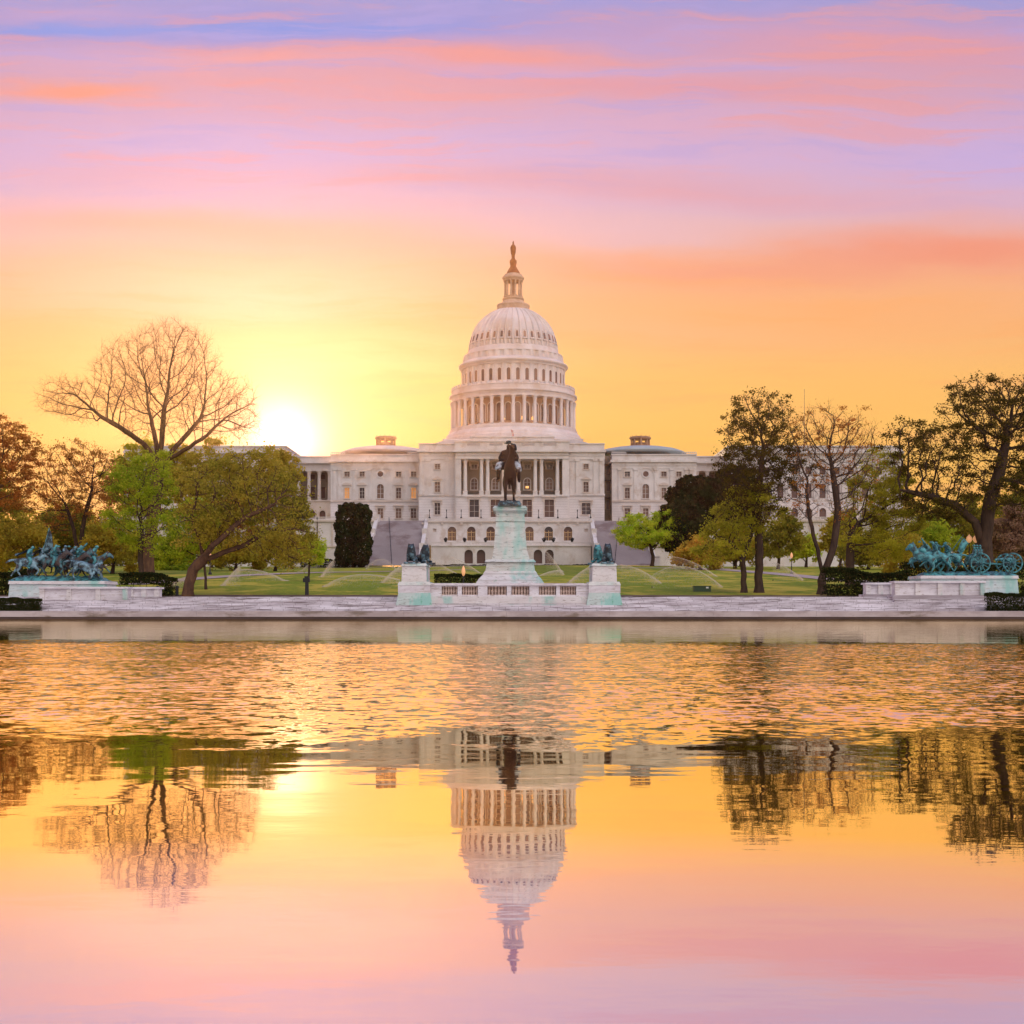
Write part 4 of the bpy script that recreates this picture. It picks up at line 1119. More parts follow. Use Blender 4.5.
# paths
M['path'] = noisy('pale_path', (.46, .36, .32, 1), (.38, .29, .26, 1), .5)
def ribbon(name, pts, w, mat, dz=.07):
    P = [Vector((p[0], p[1], 0)) for p in pts]; Q = []
    for i in range(len(P) - 1):
        for k in range(12): 
            t_ = k / 12; p0 = P[max(i - 1, 0)]; p1 = P[i]; p2 = P[i + 1]; p3 = P[min(i + 2, len(P) - 1)]
            Q.append(.5 * ((2 * p1) + (-p0 + p2) * t_ + (2 * p0 - 5 * p1 + 4 * p2 - p3) * t_ * t_ + (-p0 + 3 * p1 - 3 * p2 + p3) * t_ ** 3))
    Q.append(P[-1]); vs = []; fs = []; nw = 4
    for i, p in enumerate(Q):
        d = (Q[min(i + 1, len(Q) - 1)] - Q[max(i - 1, 0)]).normalized(); n = Vector((-d.y, d.x, 0))
        for k in range(nw + 1):
            q = p + n * w * (k / nw - .5); vs.append((q.x, q.y, gz(q.x, q.y) + dz))
    for i in range(len(Q) - 1):
        for k in range(nw): a = i * (nw + 1) + k; fs.append((a, a + 1, a + nw + 2, a + nw + 1))
    mb = MB(); mb.add(vs, fs); return structure(mb.build(name, mat, None, origin=(0, pts[0][1], 0)))
def gy(row):
    """distance at which the lawn shows at a picture row"""
    lo, hi = 118.0, 365.0
    for _ in range(40):
        m_ = (lo + hi) / 2
        if HY - (gz(0, m_) - CAMZ) * F / m_ > row: lo = m_
        else: hi = m_
    return lo
def PG(px, row): d = gy(row); return (X(px, d), d)
ribbon('path', [PG(130, 586), PG(230, 580), PG(330, 574.5), PG(420, 570.5), PG(470, 569)], 3.6, 'path')
ribbon('path', [PG(600, 569.5), PG(690, 571), PG(770, 575.5), PG(860, 581), PG(980, 586)], 3.6, 'path')
ribbon('path', [(-70, 352), (-30, 358), (30, 358), (70, 352)], 6.0, 'path')
# ================================================================= trees
def leafmat(name, a, b, c, trans=.5, hue=None):
    m = bpy.data.materials.new(name); m.use_nodes = True; t = NT(m.node_tree); t.n.clear()
    g = t.new('ShaderNodeNewGeometry')
    tc = t.new('ShaderNodeTexCoord')
    r = E(t, g.outputs['Random Per Island'])
    n = t.noise(tc.outputs['Object'], .28, 3, .5)
    col = t.mix(t.smooth(n, .38, .62), a, b)
    col = t.mix(t.smooth(r, .55, 1.0) * .8, col, c)
    d = t.new('ShaderNodeBsdfDiffuse'); t.put(d.inputs[0], col)
    tr = t.new('ShaderNodeBsdfTranslucent'); t.put(tr.inputs[0], col)
    mx = t.new('ShaderNodeMixShader'); mx.inputs[0].default_value = trans
    t.l.new(d.outputs[0], mx.inputs[1]); t.l.new(tr.outputs[0], mx.inputs[2])
    out = t.new('ShaderNodeOutputMaterial'); t.l.new(mx.outputs[0], out.inputs[0])
    return m
M['bark'] = noisy('dark_bark', (.075, .045, .030, 1), (.045, .026, .020, 1), 2.5, (1, 1, .3), rough=.9, bump=.5)
M['barkred'] = noisy('warm_brown_bark', (.14, .070, .035, 1), (.08, .040, .024, 1), 2.5, (1, 1, .3), rough=.9, bump=.5)
M['twig'] = pmat('golden_twigs', (.20, .11, .05, 1), .9, .1)[0]
M['twigdark'] = pmat('dark_twigs', (.070, .042, .028, 1), .9, .1)[0]
M['lf_bud'] = leafmat('orange_brown_buds', (0.532, 0.182, 0.042, 1), (0.364, 0.168, 0.028, 1), (0.700, 0.280, 0.056, 1), .5)
M['lf_olive'] = leafmat('olive_leaves', (0.398, 0.360, 0.042, 1), (0.246, 0.246, 0.038, 1), (0.680, 0.491, 0.057, 1), .72)
M['lf_hazel'] = leafmat('hazel_leaves', (0.518, 0.406, 0.049, 1), (0.322, 0.308, 0.035, 1), (0.700, 0.532, 0.084, 1), .72)
M['lf_darkbud'] = leafmat('dark_buds', (.12, .085, .015, 1), (.08, .065, .012, 1), (.18, .12, .02, 1), .4)
M['lf_yg'] = leafmat('yellow_green_leaves', (0.605, 0.567, 0.048, 1), (0.416, 0.378, 0.038, 1), (0.700, 0.567, 0.076, 1), .72)
M['lf_green'] = leafmat('green_leaves', (0.511, 0.567, 0.038, 1), (0.322, 0.416, 0.028, 1), (0.700, 0.700, 0.057, 1), .72)
M['lf_gold'] = leafmat('golden_olive_leaves', (0.643, 0.473, 0.057, 1), (0.416, 0.340, 0.038, 1), (0.700, 0.624, 0.076, 1), .72)
M['lf_lime'] = leafmat('lime_leaves', (0.700, 0.700, 0.057, 1), (0.529, 0.680, 0.038, 1), (0.700, 0.700, 0.095, 1), .72)
M['lf_dark'] = leafmat('dark_evergreen_leaves', (.030, .042, .014, 1), (.045, .030, .016, 1), (.060, .060, .02, 1), .15)
M['lf_red'] = leafmat('russet_leaves', (0.680, 0.378, 0.057, 1), (0.416, 0.302, 0.038, 1), (0.700, 0.491, 0.076, 1), .45)
M['lf_hedge'] = leafmat('hedge_leaves', (.028, .036, .010, 1), (.020, .028, .010, 1), (.05, .052, .016, 1), .15)
M['lf_pink'] = leafmat('pinkish_leaves', (.34, .20, .13, 1), (.24, .15, .07, 1), (.42, .24, .16, 1), .45)

def colonize(stems, attr, step, kill, iters=160, jit=.18, trop=(0, 0, .06), seed=1, inert=.4):
    r = np.random.default_rng(seed)
    P = []; par = []
    for st in stems:
        start = st[0]
        if isinstance(start, str): start = tend
        pi = start if isinstance(start, int) else -1
        pts = st[1:] if isinstance(st[0], (int, str)) else st
        prev = pi
        cur = np.array(P[pi]) if pi >= 0 else None
        for q in pts:
            q = np.array(q, float)
            if cur is None: P.append(q); par.append(-1); prev = len(P) - 1; cur = q; continue
            L = np.linalg.norm(q - cur); n = max(1, int(round(L / (step * 1.3))))
            for k in range(1, n + 1):
                w = cur + (q - cur) * k / n
                if k < n: w = w + r.normal(0, .06, 3) * step
                P.append(w); par.append(prev); prev = len(P) - 1
            cur = q
        if st is stems[0]: tend = len(P) - 1
    nstem = len(P)
    A = np.array(attr, float); live = np.ones(len(A), bool)
    near = np.zeros(len(A), int); nd = np.full(len(A), 1e9)
    def upd(i0):
        Q = np.array(P[i0:])
        d = np.linalg.norm(A[:, None, :] - Q[None], axis=2) if len(A) * len(Q) < 4e7 else None
        j = d.argmin(1); dm = d[np.arange(len(A)), j]
        b = dm < nd; nd[b] = dm[b]; near[b] = j[b] + i0
    upd(0)
    # forbid growth out of the lowest trunk nodes
    seen = set(); trop = np.array(trop)
    for it in range(iters):
        live &= nd > kill
        if not live.any(): break
        idx = near[live]; u = A[live] - np.array(P)[idx]; u /= np.linalg.norm(u, axis=1)[:, None]
        S_ = np.zeros((len(P), 3)); np.add.at(S_, idx, u)
        act = np.unique(idx); i0 = len(P)
        PP = np.array(P)
        for k in act:
            v = S_[k]; L = np.linalg.norm(v)
            if L < 1e-6: v = r.normal(0, 1, 3); L = np.linalg.norm(v)
            v = v / L + trop + r.normal(0, jit, 3)
            if par[k] >= 0:
                pv = PP[k] - PP[par[k]]; pv /= (np.linalg.norm(pv) + 1e-9); v = v + pv * inert
            v /= np.linalg.norm(v)
            q = PP[k] + v * step
            key = (int(k), int(round(v[0] * 2)), int(round(v[1] * 2)), int(round(v[2] * 2)))
            if key in seen:
                live[(near == k)] &= (r.random((near == k).sum()) > .25)
                continue
            seen.add(key); P.append(q); par.append(int(k))
        if len(P) == i0: continue
        upd(i0)
        if len(P) > 9000: break
    return np.array(P), np.array(par), nstem

def tubes(P, par, rad, seg=5, minr=0.0):
    n = len(P)
    dirs = np.zeros((n, 3))
    has = par >= 0
    dirs[has] = P[has] - P[par[has]]
    ch = [[] for _ in range(n)]
    for i, p in enumerate(par):
        if p >= 0: ch[p].append(i)
    root = ~has
    for i in np.where(root)[0]:
        if ch[i]: dirs[i] = P[ch[i][0]] - P[i]
    dirs /= (np.linalg.norm(dirs, axis=1)[:, None] + 1e-9)
    up = np.tile(np.array([.21, .93, .3]), (n, 1))
    a = np.cross(dirs, up); a /= (np.linalg.norm(a, axis=1)[:, None] + 1e-9); b = np.cross(dirs, a)
    # each edge gets own end rings; the start ring uses the child's frame to avoid pinching
    e = np.where(has & (rad >= minr))[0]; p = par[e]
    ang = np.arange(seg) * 2 * PI / seg
    ca, sa = np.cos(ang)[None, :, None], np.sin(ang)[None, :, None]
    # main child keeps the parent's radius, others start at their own radius
    big = {}
    for i in e:
        k = par[i]
        if k not in big or rad[i] > rad[big[k]]: big[k] = i
    r0 = np.array([rad[par[i]] if big[par[i]] == i else min(rad[par[i]], rad[i] * 1.25) for i in e])
    fr = a[e][:, None, :] * ca + b[e][:, None, :] * sa
    base = P[p][:, None, :] + fr * r0[:, None, None]
    # continue main chains exactly from the parent's ring
    pf = a[p][:, None, :] * ca + b[p][:, None, :] * sa
    main = np.array([big[par[i]] == i for i in e])
    base[main] = P[p[main]][:, None, :] + pf[main] * r0[main][:, None, None]
    tip = P[e][:, None, :] + fr * rad[e][:, None, None]
    m = len(e)
    V = np.concatenate([base, tip], axis=1).reshape(-1, 3)
    o = (np.arange(m) * 2 * seg)[:, None]; k = np.arange(seg)[None, :]; l = (k + 1) % seg
    Fq = np.stack([o + k, o + l, o + seg + l, o + seg + k], axis=2).reshape(-1, 4)
    return V, Fq

def slivers(C, Dv, L, w):
    """thin three sided twigs from points C along Dv"""
    n = len(C)
    up = np.tile(np.array([.31, .2, .9]), (n, 1)); a = np.cross(Dv, up); a /= (np.linalg.norm(a, axis=1)[:, None] + 1e-9); b = np.cross(Dv, a)
    w = np.broadcast_to(np.asarray(w, float).reshape(-1, 1), (n, 1))
    v0 = C + a * w; v1 = C - a * w * .5 + b * w * .87; v2 = C - a * w * .5 - b * w * .87; tip = C + Dv * np.asarray(L).reshape(-1, 1)
    V = np.stack([v0, v1, v2, tip], axis=1).reshape(-1, 3); o = (np.arange(n) * 4)[:, None]
    Fq = np.concatenate([o + np.array([[0, 1, 3]]), o + np.array([[1, 2, 3]]), o + np.array([[2, 0, 3]])], axis=1).reshape(-1, 3)
    return V, Fq

def leaves(C, size, r, flat=.0, tri=False):
    n = len(C)
    d1 = r.normal(0, 1, (n, 3)); d1[:, 2] *= (1 - flat); d1 /= np.linalg.norm(d1, axis=1)[:, None]
    d2 = np.cross(d1, r.normal(0, 1, (n, 3))); d2 /= (np.linalg.norm(d2, axis=1)[:, None] + 1e-9)
    s = size * r.uniform(.6, 1.3, (n, 1))
    V = np.stack([C - d1 * s, C + d2 * s * .6, C + d1 * s, C - d2 * s * .6], axis=1).reshape(-1, 3)
    return V, np.arange(4 * n).reshape(-1, 4)

def tree(name, label, base, stems, blobs, mats, R0, step=.7, kill=1.0, na=1600, r0=.018, leaf=None, twigs=2, twl=.9, twr=.010, group=None,
         seed=1, trop=(0, 0, .05), inert=.40, cat='tree', jit=.18, hollow=0.0, D=None, skirt=None, tw_up=.15, ddx=1.0):
    r = np.random.default_rng(seed)
    D = D or gy(base[1]); bx = X(base[0], D); bz = gz(bx, D) - .1
    root = thing(name, (bx, D, bz), label, cat, group)
    s = D / F
    st = []
    for stem in stems:
        pts = []
        for q in stem:
            if isinstance(q, (int, str)): pts.append(q); continue
            px, row = q[0], q[1]; dy = q[2] if len(q) > 2 else 0
            pts.append((X(px, D) * 1.0, D + dy, Z(row, D)))
        st.append(pts)
    st[0] = [(bx, D, bz)] + st[0]
    # other stems that start at a point spring from the nearest node: put their own start at trunk base node 0
    st = [st[0]] + [([0] + x if not isinstance(x[0], (int, str)) else x) for x in st[1:]]
    A = []
    tot = sum(b[2] * b[3] * (b[5] if len(b) > 5 else 1) for b in blobs)
    for b in blobs:
        cx, cy, rx, ry = b[:4]; dep = b[4] if len(b) > 4 and b[4] else rx * s * ddx; w = b[5] if len(b) > 5 else 1
        k = int(na * rx * ry * w / tot)
        q = r.normal(0, 1, (k, 3)); q /= np.linalg.norm(q, axis=1)[:, None]; q *= (r.uniform(hollow ** 3, 1, (k, 1)) ** (1 / 3))
        A.append(np.stack([X(cx, D) + q[:, 0] * rx * s, D + q[:, 1] * dep, Z(cy, D) + q[:, 2] * ry * s], axis=1))
    A = np.concatenate(A)
    P, par, ns = colonize(st, A, step, kill, jit=jit, trop=trop, seed=seed, inert=inert)
    n = len(P)
    cnt = np.zeros(n)
    order = range(n - 1, -1, -1)
    nch = np.zeros(n, int)
    for p in par:
        if p >= 0: nch[p] += 1
    tips = (nch == 0)
    nt = max(4, tips.sum())
    ex = math.log(nt) / math.log(R0 / r0)
    acc = np.zeros(n)
    for i in order:
        if tips[i]: acc[i] = r0 ** ex
        if par[i] >= 0: acc[par[i]] += acc[i]
    rad = acc ** (1 / ex)
    # root flare
    zz = P[:, 2] - bz
    fl = (zz < 1.2) & (np.arange(n) < ns); rad[fl] *= 1 + .45 * (1 - np.maximum(zz[fl], 0) / 1.2) ** 2
    V, Fq = tubes(P, par, rad, 6)
    fast_mesh('trunk', V, Fq, mats[0], root, (bx, D, bz), smooth=True)
    thin = np.where((rad < r0 * 3.2) & (np.arange(n) >= ns))[0]
    if len(thin) == 0: thin = np.where(tips)[0]
    own = (bx, D, bz)
    VV = []; mm = []
    tipsC = []
    if twigs:
        k = np.repeat(thin, twigs); pd = P[k] - P[np.maximum(par[k], 0)]; pd /= (np.linalg.norm(pd, axis=1)[:, None] + 1e-9)
        dv = pd * .7 + r.normal(0, .55, (len(k), 3)) + np.array([0, 0, tw_up]); dv /= np.linalg.norm(dv, axis=1)[:, None]
        L = r.uniform(.5, 1.3, len(k)) * twl
        V, F3 = slivers(P[k], dv, L, twr)
        mid = P[k] + dv * L[:, None] * .5
        dv2 = dv + r.normal(0, .6, dv.shape); dv2 /= np.linalg.norm(dv2, axis=1)[:, None]
        V2, F4 = slivers(mid, dv2, L * .6, twr * .7)
        fast_mesh('twigs', np.concatenate([V, V2]), np.concatenate([F3, F4 + len(V)]), mats[1], root, own, nper=3)
        tipsC = np.concatenate([P[k] + dv * L[:, None] * r.uniform(.3, 1.05, (len(k), 1)), mid + dv2 * (L * .6)[:, None]])
    if leaf:
        cnt_, size, sc = leaf[:3]
        src = tipsC if len(tipsC) else P[thin]
        fr_ = leaf[3] if len(leaf) > 3 else .12
        cen = src[r.integers(0, len(src), max(60, int(len(P) * fr_ * 3)))]
        wgt = r.uniform(.2, 1.0, len(cen)) ** 1.5; wgt /= wgt.sum()
        k = r.choice(len(cen), cnt_, p=wgt); off = r.normal(0, sc, (cnt_, 3)); off[:, 2] *= .6; C = cen[k] + off
        q_ = r.random(cnt_) < .22; k2 = r.integers(0, len(src), cnt_); C[q_] = src[k2[q_]] + off[q_] * .6
        V, F4 = leaves(C, size, r)
        fast_mesh('crown', V, F4, mats[2], root, own)
    return root

def bush(name, label, px, row, rx, ry, mat, D=None, n=2500, size=.14, group=None, cat='shrub', dep=None, seed=1, box=False, trunk=None, flat=None, z0=None):
    """many leaves through a volume; rows are of the centre"""
    r = np.random.default_rng(seed); D = D or gy(row + ry); s = D / F
    bz = gz(X(px, D), D) if z0 is None else z0
    own = (X(px, D), D, bz)
    root = thing(name, own, label, cat, group)
    q = r.normal(0, 1, (n, 3)); q /= np.linalg.norm(q, axis=1)[:, None]
    if box: q /= (np.abs(q) ** 5).sum(1)[:, None] ** (1 / 5)
    ph = r.uniform(0, 6, 6)
    lump = 1 + .09 * np.sin(q[:, 0] * 13 + ph[4]) * np.sin(q[:, 2] * 15 + ph[5]) + .10 * np.sin(q[:, 0] * 5 + ph[0]) * np.sin(q[:, 2] * 6 + ph[1]) + .08 * np.sin(q[:, 1] * 9 + ph[2]) * np.cos(q[:, 0] * 8 + ph[3])
    if box: lump = 1 + (lump - 1) * .65
    q *= (lump * r.uniform(.72, 1.0, n) ** .5)[:, None]
    dp = dep or rx * s
    C = np.stack([X(px, D) + q[:, 0] * rx * s, D + q[:, 1] * dp, Z(row, D) + q[:, 2] * ry * s], axis=1)
    C = C[C[:, 2] > bz - .1]
    V, F4 = leaves(C, size, r)
    fast_mesh('foliage', V, F4, mat, root, own)
    mb = MB()
    for k in range(5):
        a = r.uniform(0, 6.28); e = (own[0] + math.cos(a) * rx * s * .5, D + math.sin(a) * dp * .5, Z(row, D) + ry * s * .4)
        mb.tube([(own[0] + math.cos(a) * .1, D + math.sin(a) * .1, bz - .05), ((own[0] + e[0]) / 2, (D + e[1]) / 2, (bz + e[2]) / 2 + .1), e], [trunk or .07, (trunk or .07) * .6, .02], 5)
    mb.build('stem', 'bark', root)
    return root

G1 = 'bare and budding trees of the park'
# the great bare elm on the sunny side
tree('elm_tree', 'great bare spreading tree against the rising sun, tallest of all the trees', (147, 579),
     [[(149, 545), (155, 500), (160, 464)], ['T', (146, 445, -1), (126, 430, -3), (108, 420, -3)], ['T', (153, 436, 1), (146, 412, 2)],
      ['T', (164, 434, -1), (168, 410, -2)], ['T', (177, 440, 2), (192, 420, 3)], ['T', (187, 452, -2), (212, 438, -3)]],
     [(172, 368, 48, 46), (128, 372, 36, 34, None, .9), (80, 402, 42, 20, None, .9), (218, 408, 42, 34, None, 1.0), (150, 405, 60, 34, None, .5), (242, 425, 20, 14, None, .6), (62, 390, 18, 12, None, .6)],
     ('barkred', 'twig', 'lf_bud'), 1.0, step=.8, kill=1.0, na=4200, r0=.021, leaf=None, twigs=5, twl=1.7, twr=.013, seed=3, trop=(0, 0, .10), group=G1, jit=.16, inert=.75)
tree('oak_tree', 'leaning spreading tree with brown olive crown and dark trunk at the plaza edge', (188, 597),
     [[(189, 584), (193, 570), (203, 560)], ['T', (222, 553), (245, 545), (268, 530)], ['T', (200, 540), (192, 520), (196, 500)], ['T', (212, 535, 2), (226, 510, 2), (236, 485, 2)], ['T', (218, 546, -2), (248, 520, -2), (280, 505, -2)]],
     [(262, 515, 50, 44, None), (288, 545, 30, 26, None), (225, 496, 50, 42, None, .9), (245, 470, 36, 22, None, .6), (200, 530, 30, 22, None, .5), (285, 495, 28, 28)],
     ('barkred', 'twigdark', 'lf_hazel'), .50, step=.6, kill=.85, na=2600, r0=.022, leaf=(22000, .12, .40, .06), twigs=4, twl=.9, seed=5, group=G1, jit=.26)
tree('budding_tree', 'two stemmed tree with sparse orange lit buds right behind the cavalry statue', (77, 577),
     [[(78, 560), (74, 530), (66, 505)], [3, (90, 545), (104, 533), (128, 528)], [3, (84, 520), (92, 490)]],
     [(75, 480, 46, 42), (50, 505, 34, 30), (105, 490, 34, 40)],
     ('bark', 'twigdark', 'lf_bud'), .55, step=.6, kill=.9, na=2200, leaf=(15000, .13, .28), twigs=3, twl=.9, seed=8, group=G1)
tree('budding_tree', 'orange budding tree cut by the edge of the picture on the sunny side', (-16, 580),
     [[(-14, 540), (-4, 500)]], [(2, 450, 36, 34), (-10, 480, 40, 40), (18, 480, 20, 24)], ('barkred', 'twig', 'lf_bud'), .5, step=.7, kill=1.0, na=1800,
     leaf=(17000, .16, .3), twigs=3, twl=1.1, seed=11, group=G1)
tree('leafy_tree', 'dense bright green tree between the cavalry statue and the leaning tree', (142, 584), [[(140, 560), (142, 530)]],
     [(148, 488, 28, 36), (155, 530, 30, 26), (126, 484, 20, 22), (128, 520, 22, 22)], ('bark', 'twigdark', 'lf_green'), .35, step=.6, kill=.85, na=1500, leaf=(19000, .13, .40, .05), twigs=3, seed=13, jit=.25, group='leafy trees of the park')
tree('young_tree', 'small round lime green tree below the clipped evergreen', (308.5, 583), [[(309, 574), (309.5, 562)]],
     [(313, 551, 13.5, 15)], ('bark', 'twigdark', 'lf_lime'), .13, step=.4, kill=.5, na=400, leaf=(9000, .12, .22), twigs=2, twl=.5, seed=15, group='leafy trees of the park')
tree('young_tree', 'lime green young tree before the trunk of the leaning tree', (206, 590), [[(205, 572), (203, 552)]],
     [(198, 527, 26, 28), (180, 548, 22, 16)], ('bark', 'twigdark', 'lf_green'), .14, step=.45, kill=.6, na=700, leaf=(17000, .12, .26), twigs=2, twl=.5, seed=16, group='leafy trees of the park')
# the shadier side
tree('lime_tree', 'broad low lime green tree covering the foot of the stairway', (652, 568), [[(653, 556), (650, 545)]],
     [(636, 532, 22, 17), (663, 530, 24, 18), (650, 538, 34, 12)], ('bark', 'twigdark', 'lf_lime'), .42, step=.7, kill=.9, na=900, leaf=(30000, .19, .42), twigs=2, twl=.9, seed=21, group='leafy trees of the park')
tree('leaning_tree', 'small leaning tree with yellow green leaves and forked trunk', (744, 592), [[(744, 575), (741, 555), (732, 543), (716, 535)], [5, (750, 540), (756, 520)]],
     [(735, 525, 30, 22), (722, 548, 26, 16), (752, 510, 24, 26)], ('bark', 'twigdark', 'lf_yg'), .28, step=.5, kill=.7, na=1300, r0=.022, leaf=(16000, .11, .34, .06), twigs=3, twl=.8, seed=23, group=G1)
tree('budding_tree', 'tall straight tree with sparse dark buds and a rounded top', (759, 592), [[(759, 560), (758, 520), (760, 480), (763, 450)]],
     [(760, 428, 36, 36), (762, 465, 46, 36), (755, 500, 34, 22, None, .6)], ('bark', 'twigdark', 'lf_darkbud'), .40, step=.6, kill=.85, na=2300, r0=.022, leaf=(20000, .10, .22, .25), twigs=4, twl=.9, twr=.015, seed=25, jit=.25, group=G1)
tree('bare_tree', 'bare many branched tree with crossing dark limbs before the far wing', (822, 594), [[(822, 572), (818, 550), (810, 520), (806, 490)], [2, (834, 545), (838, 510), (832, 470)]],
     [(822, 450, 34, 44), (850, 455, 30, 44, None, .7), (806, 500, 20, 28, None, .4), (842, 505, 18, 24, None, .3)], ('bark', 'twigdark', 'lf_bud'), .40, step=.6, kill=.9, na=1900, r0=.026, leaf=(4000, .09, .2), twigs=4, twl=1.1, twr=.015, seed=27, jit=.25, group=G1)
tree('leafy_tree', 'olive green thick crowned tree left of the great oak', (850, 585), [[(850, 560), (852, 530)]],
     [(878, 495, 32, 44), (862, 530, 28, 24), (900, 520, 26, 24), (885, 545, 26, 16)], ('bark', 'twigdark', 'lf_yg'), .5, step=.6, kill=.85, na=2300, leaf=(30000, .12, .36, .06), twigs=3, seed=29, jit=.25, group='leafy trees of the park')
tree('oak_tree', 'great dark oak behind the artillery statue with budding spreading crown', (985, 586), [[(985, 560), (984, 540)], [6, (975, 522), (955, 505), (925, 495), (900, 490)], [6, (990, 500), (1000, 470), (1006, 440)]],
     [(985, 415, 46, 40), (1020, 420, 40, 44), (935, 455, 44, 34, None, .8), (905, 440, 22, 22, None, .6), (1010, 480, 46, 36, None, .8), (940, 500, 40, 22, None, .7)],
     ('bark', 'twigdark', 'lf_darkbud'), .92, step=.65, kill=.95, na=3600, r0=.034, leaf=(36000, .12, .30, .10), twigs=3, twl=.8, twr=.015, seed=31, jit=.30, group=G1)
G2 = 'dark evergreens before the building'
bush('evergreen_tree', 'tall clipped dark evergreen beside the stairs with central handrail', 353.5, 535, 17, 30.5, 'lf_dark', D=358, n=15000, size=.42, cat='tree', group=G2, box=True, trunk=.3)
bush('evergreen_tree', 'rounded dark evergreen rising highest behind the lime green tree', 700, 505, 33, 29, 'lf_dark', D=330, n=16000, size=.45, cat='tree', group=G2, trunk=.4, seed=4)
bush('evergreen_tree', 'lower reddish dark evergreen between the lime green tree and the leaning tree', 680, 527, 28, 26, 'lf_dark', D=310, n=12000, size=.40, cat='tree', group=G2, trunk=.4, seed=5)
bush('evergreen_tree', 'dark evergreen behind the tall straight budding tree', 735, 500, 26, 34, 'lf_dark', D=340, n=12000, size=.45, cat='tree', group=G2, trunk=.4, seed=6)
# middle-distance park trees: leafy, each its own
mid = [
 # px, row, rx, ry, mat, D, label
 (20, 548, 34, 34, 'lf_gold', 190, 'golden green bushy tree behind the cavalry statue, nearest the picture edge'),
 (66, 540, 34, 32, 'lf_olive', 215, 'olive bushy tree behind the flag of the cavalry statue'),
 (112, 545, 34, 28, 'lf_gold', 200, 'golden bushy tree behind the far end of the cavalry statue'),
 (-6, 505, 30, 34, 'lf_olive', 240, 'dim olive tree under the orange budding tree at the picture edge'),
 (172, 560, 20, 16, 'lf_green', 235, 'low green tree behind the great bare trunk'),
 (235, 556, 26, 18, 'lf_gold', 230, 'golden low tree behind the limb of the leaning tree'),
 (275, 545, 30, 26, 'lf_gold', 235, 'golden hazy tree behind the leaning tree near the corridor columns'),
 (292, 515, 18, 30, 'lf_olive', 300, 'dark olive tree touching the corridor columns'),
 (700, 555, 26, 16, 'lf_red', 250, 'russet bushy tree behind the small leaning tree'),
 (778, 540, 24, 26, 'lf_olive', 250, 'olive tree just right of the tall straight trunk'),
 (735, 548, 22, 18, 'lf_gold', 260, 'golden olive tree behind the forked trunk'),
 (806, 550, 15, 14, 'lf_lime', 290, 'lime green round tree between the bare stems'),
 (868, 552, 34, 20, 'lf_olive', 240, 'low olive tree left of the artillery horses'),
 (925, 540, 34, 22, 'lf_green', 250, 'green tree behind the artillery horses'),
 (958, 520, 30, 24, 'lf_olive', 260, 'olive tree behind the great oak limb'),
 (1012, 538, 24, 30, 'lf_pink', 200, 'pinkish blossoming tree behind the gun at the picture edge'),
 (1040, 500, 40, 50, 'lf_olive', 250, 'dense olive tree behind the great oak at the picture edge'),
 (840, 538, 20, 26, 'lf_gold', 270, 'golden tree behind the crossing limbs of the bare tree'),
 (905, 556, 22, 20, 'lf_gold', 205, 'golden olive bushy tree right behind the horses of the gun team'),
]
def midtree(px, row, rx, ry, mat, D, label, seed, k=1.0):
    x = X(px, D); base = HY - (gz(x, D) - CAMZ) * F / D
    b = [(px, row, rx * .8, ry * .8), (px - rx * .4, row + ry * .2, rx * .6, ry * .6), (px + rx * .42, row + ry * .1, rx * .58, ry * .62), (px + rx * .1, row - ry * .35, rx * .5, ry * .6)]
    tree('leafy_tree', label, (px, base), [[(px + rx * .05, max(row + ry * .55, row + 4))]], b, ('bark', 'twigdark', mat), .28, step=1.0, kill=1.3, na=420,
         leaf=(int(15000 * k * max(.6, rx * ry / 900)), .26 * D / 240, .55), twigs=2, twl=1.3, twr=.014, seed=seed, D=D, group='leafy trees behind the lawn')
for i, (px, row, rx, ry, mt, D, lab) in enumerate(mid): midtree(px, row, rx, ry, mt, D, lab, 100 + i)
# far background row on both flanks of the building
bk = [(-30, 540, 60, 40, 'lf_olive', 420), (60, 535, 60, 36, 'lf_gold', 440), (150, 530, 60, 30, 'lf_olive', 430), (930, 530, 60, 34, 'lf_olive', 430), (1010, 525, 60, 42, 'lf_gold', 440), (1090, 520, 60, 46, 'lf_olive', 420)]
bk += [(212, 478, 44, 42, 'lf_gold', 300), (262, 486, 34, 36, 'lf_gold', 310), (140, 478, 40, 42, 'lf_yg', 300), (178, 474, 26, 30, 'lf_gold', 315), (236, 520, 34, 26, 'lf_bud', 280), (285, 470, 16, 20, 'lf_gold', 320), (965, 556, 34, 16, 'lf_olive', 300), (1005, 560, 30, 16, 'lf_gold', 300), (30, 562, 40, 14, 'lf_gold', 300), (100, 560, 40, 14, 'lf_olive', 320), (200, 556, 34, 14, 'lf_gold', 330), (900, 548, 44, 18, 'lf_gold', 330), (258, 550, 30, 16, 'lf_olive', 340), (740, 546, 30, 22, 'lf_olive', 330)]
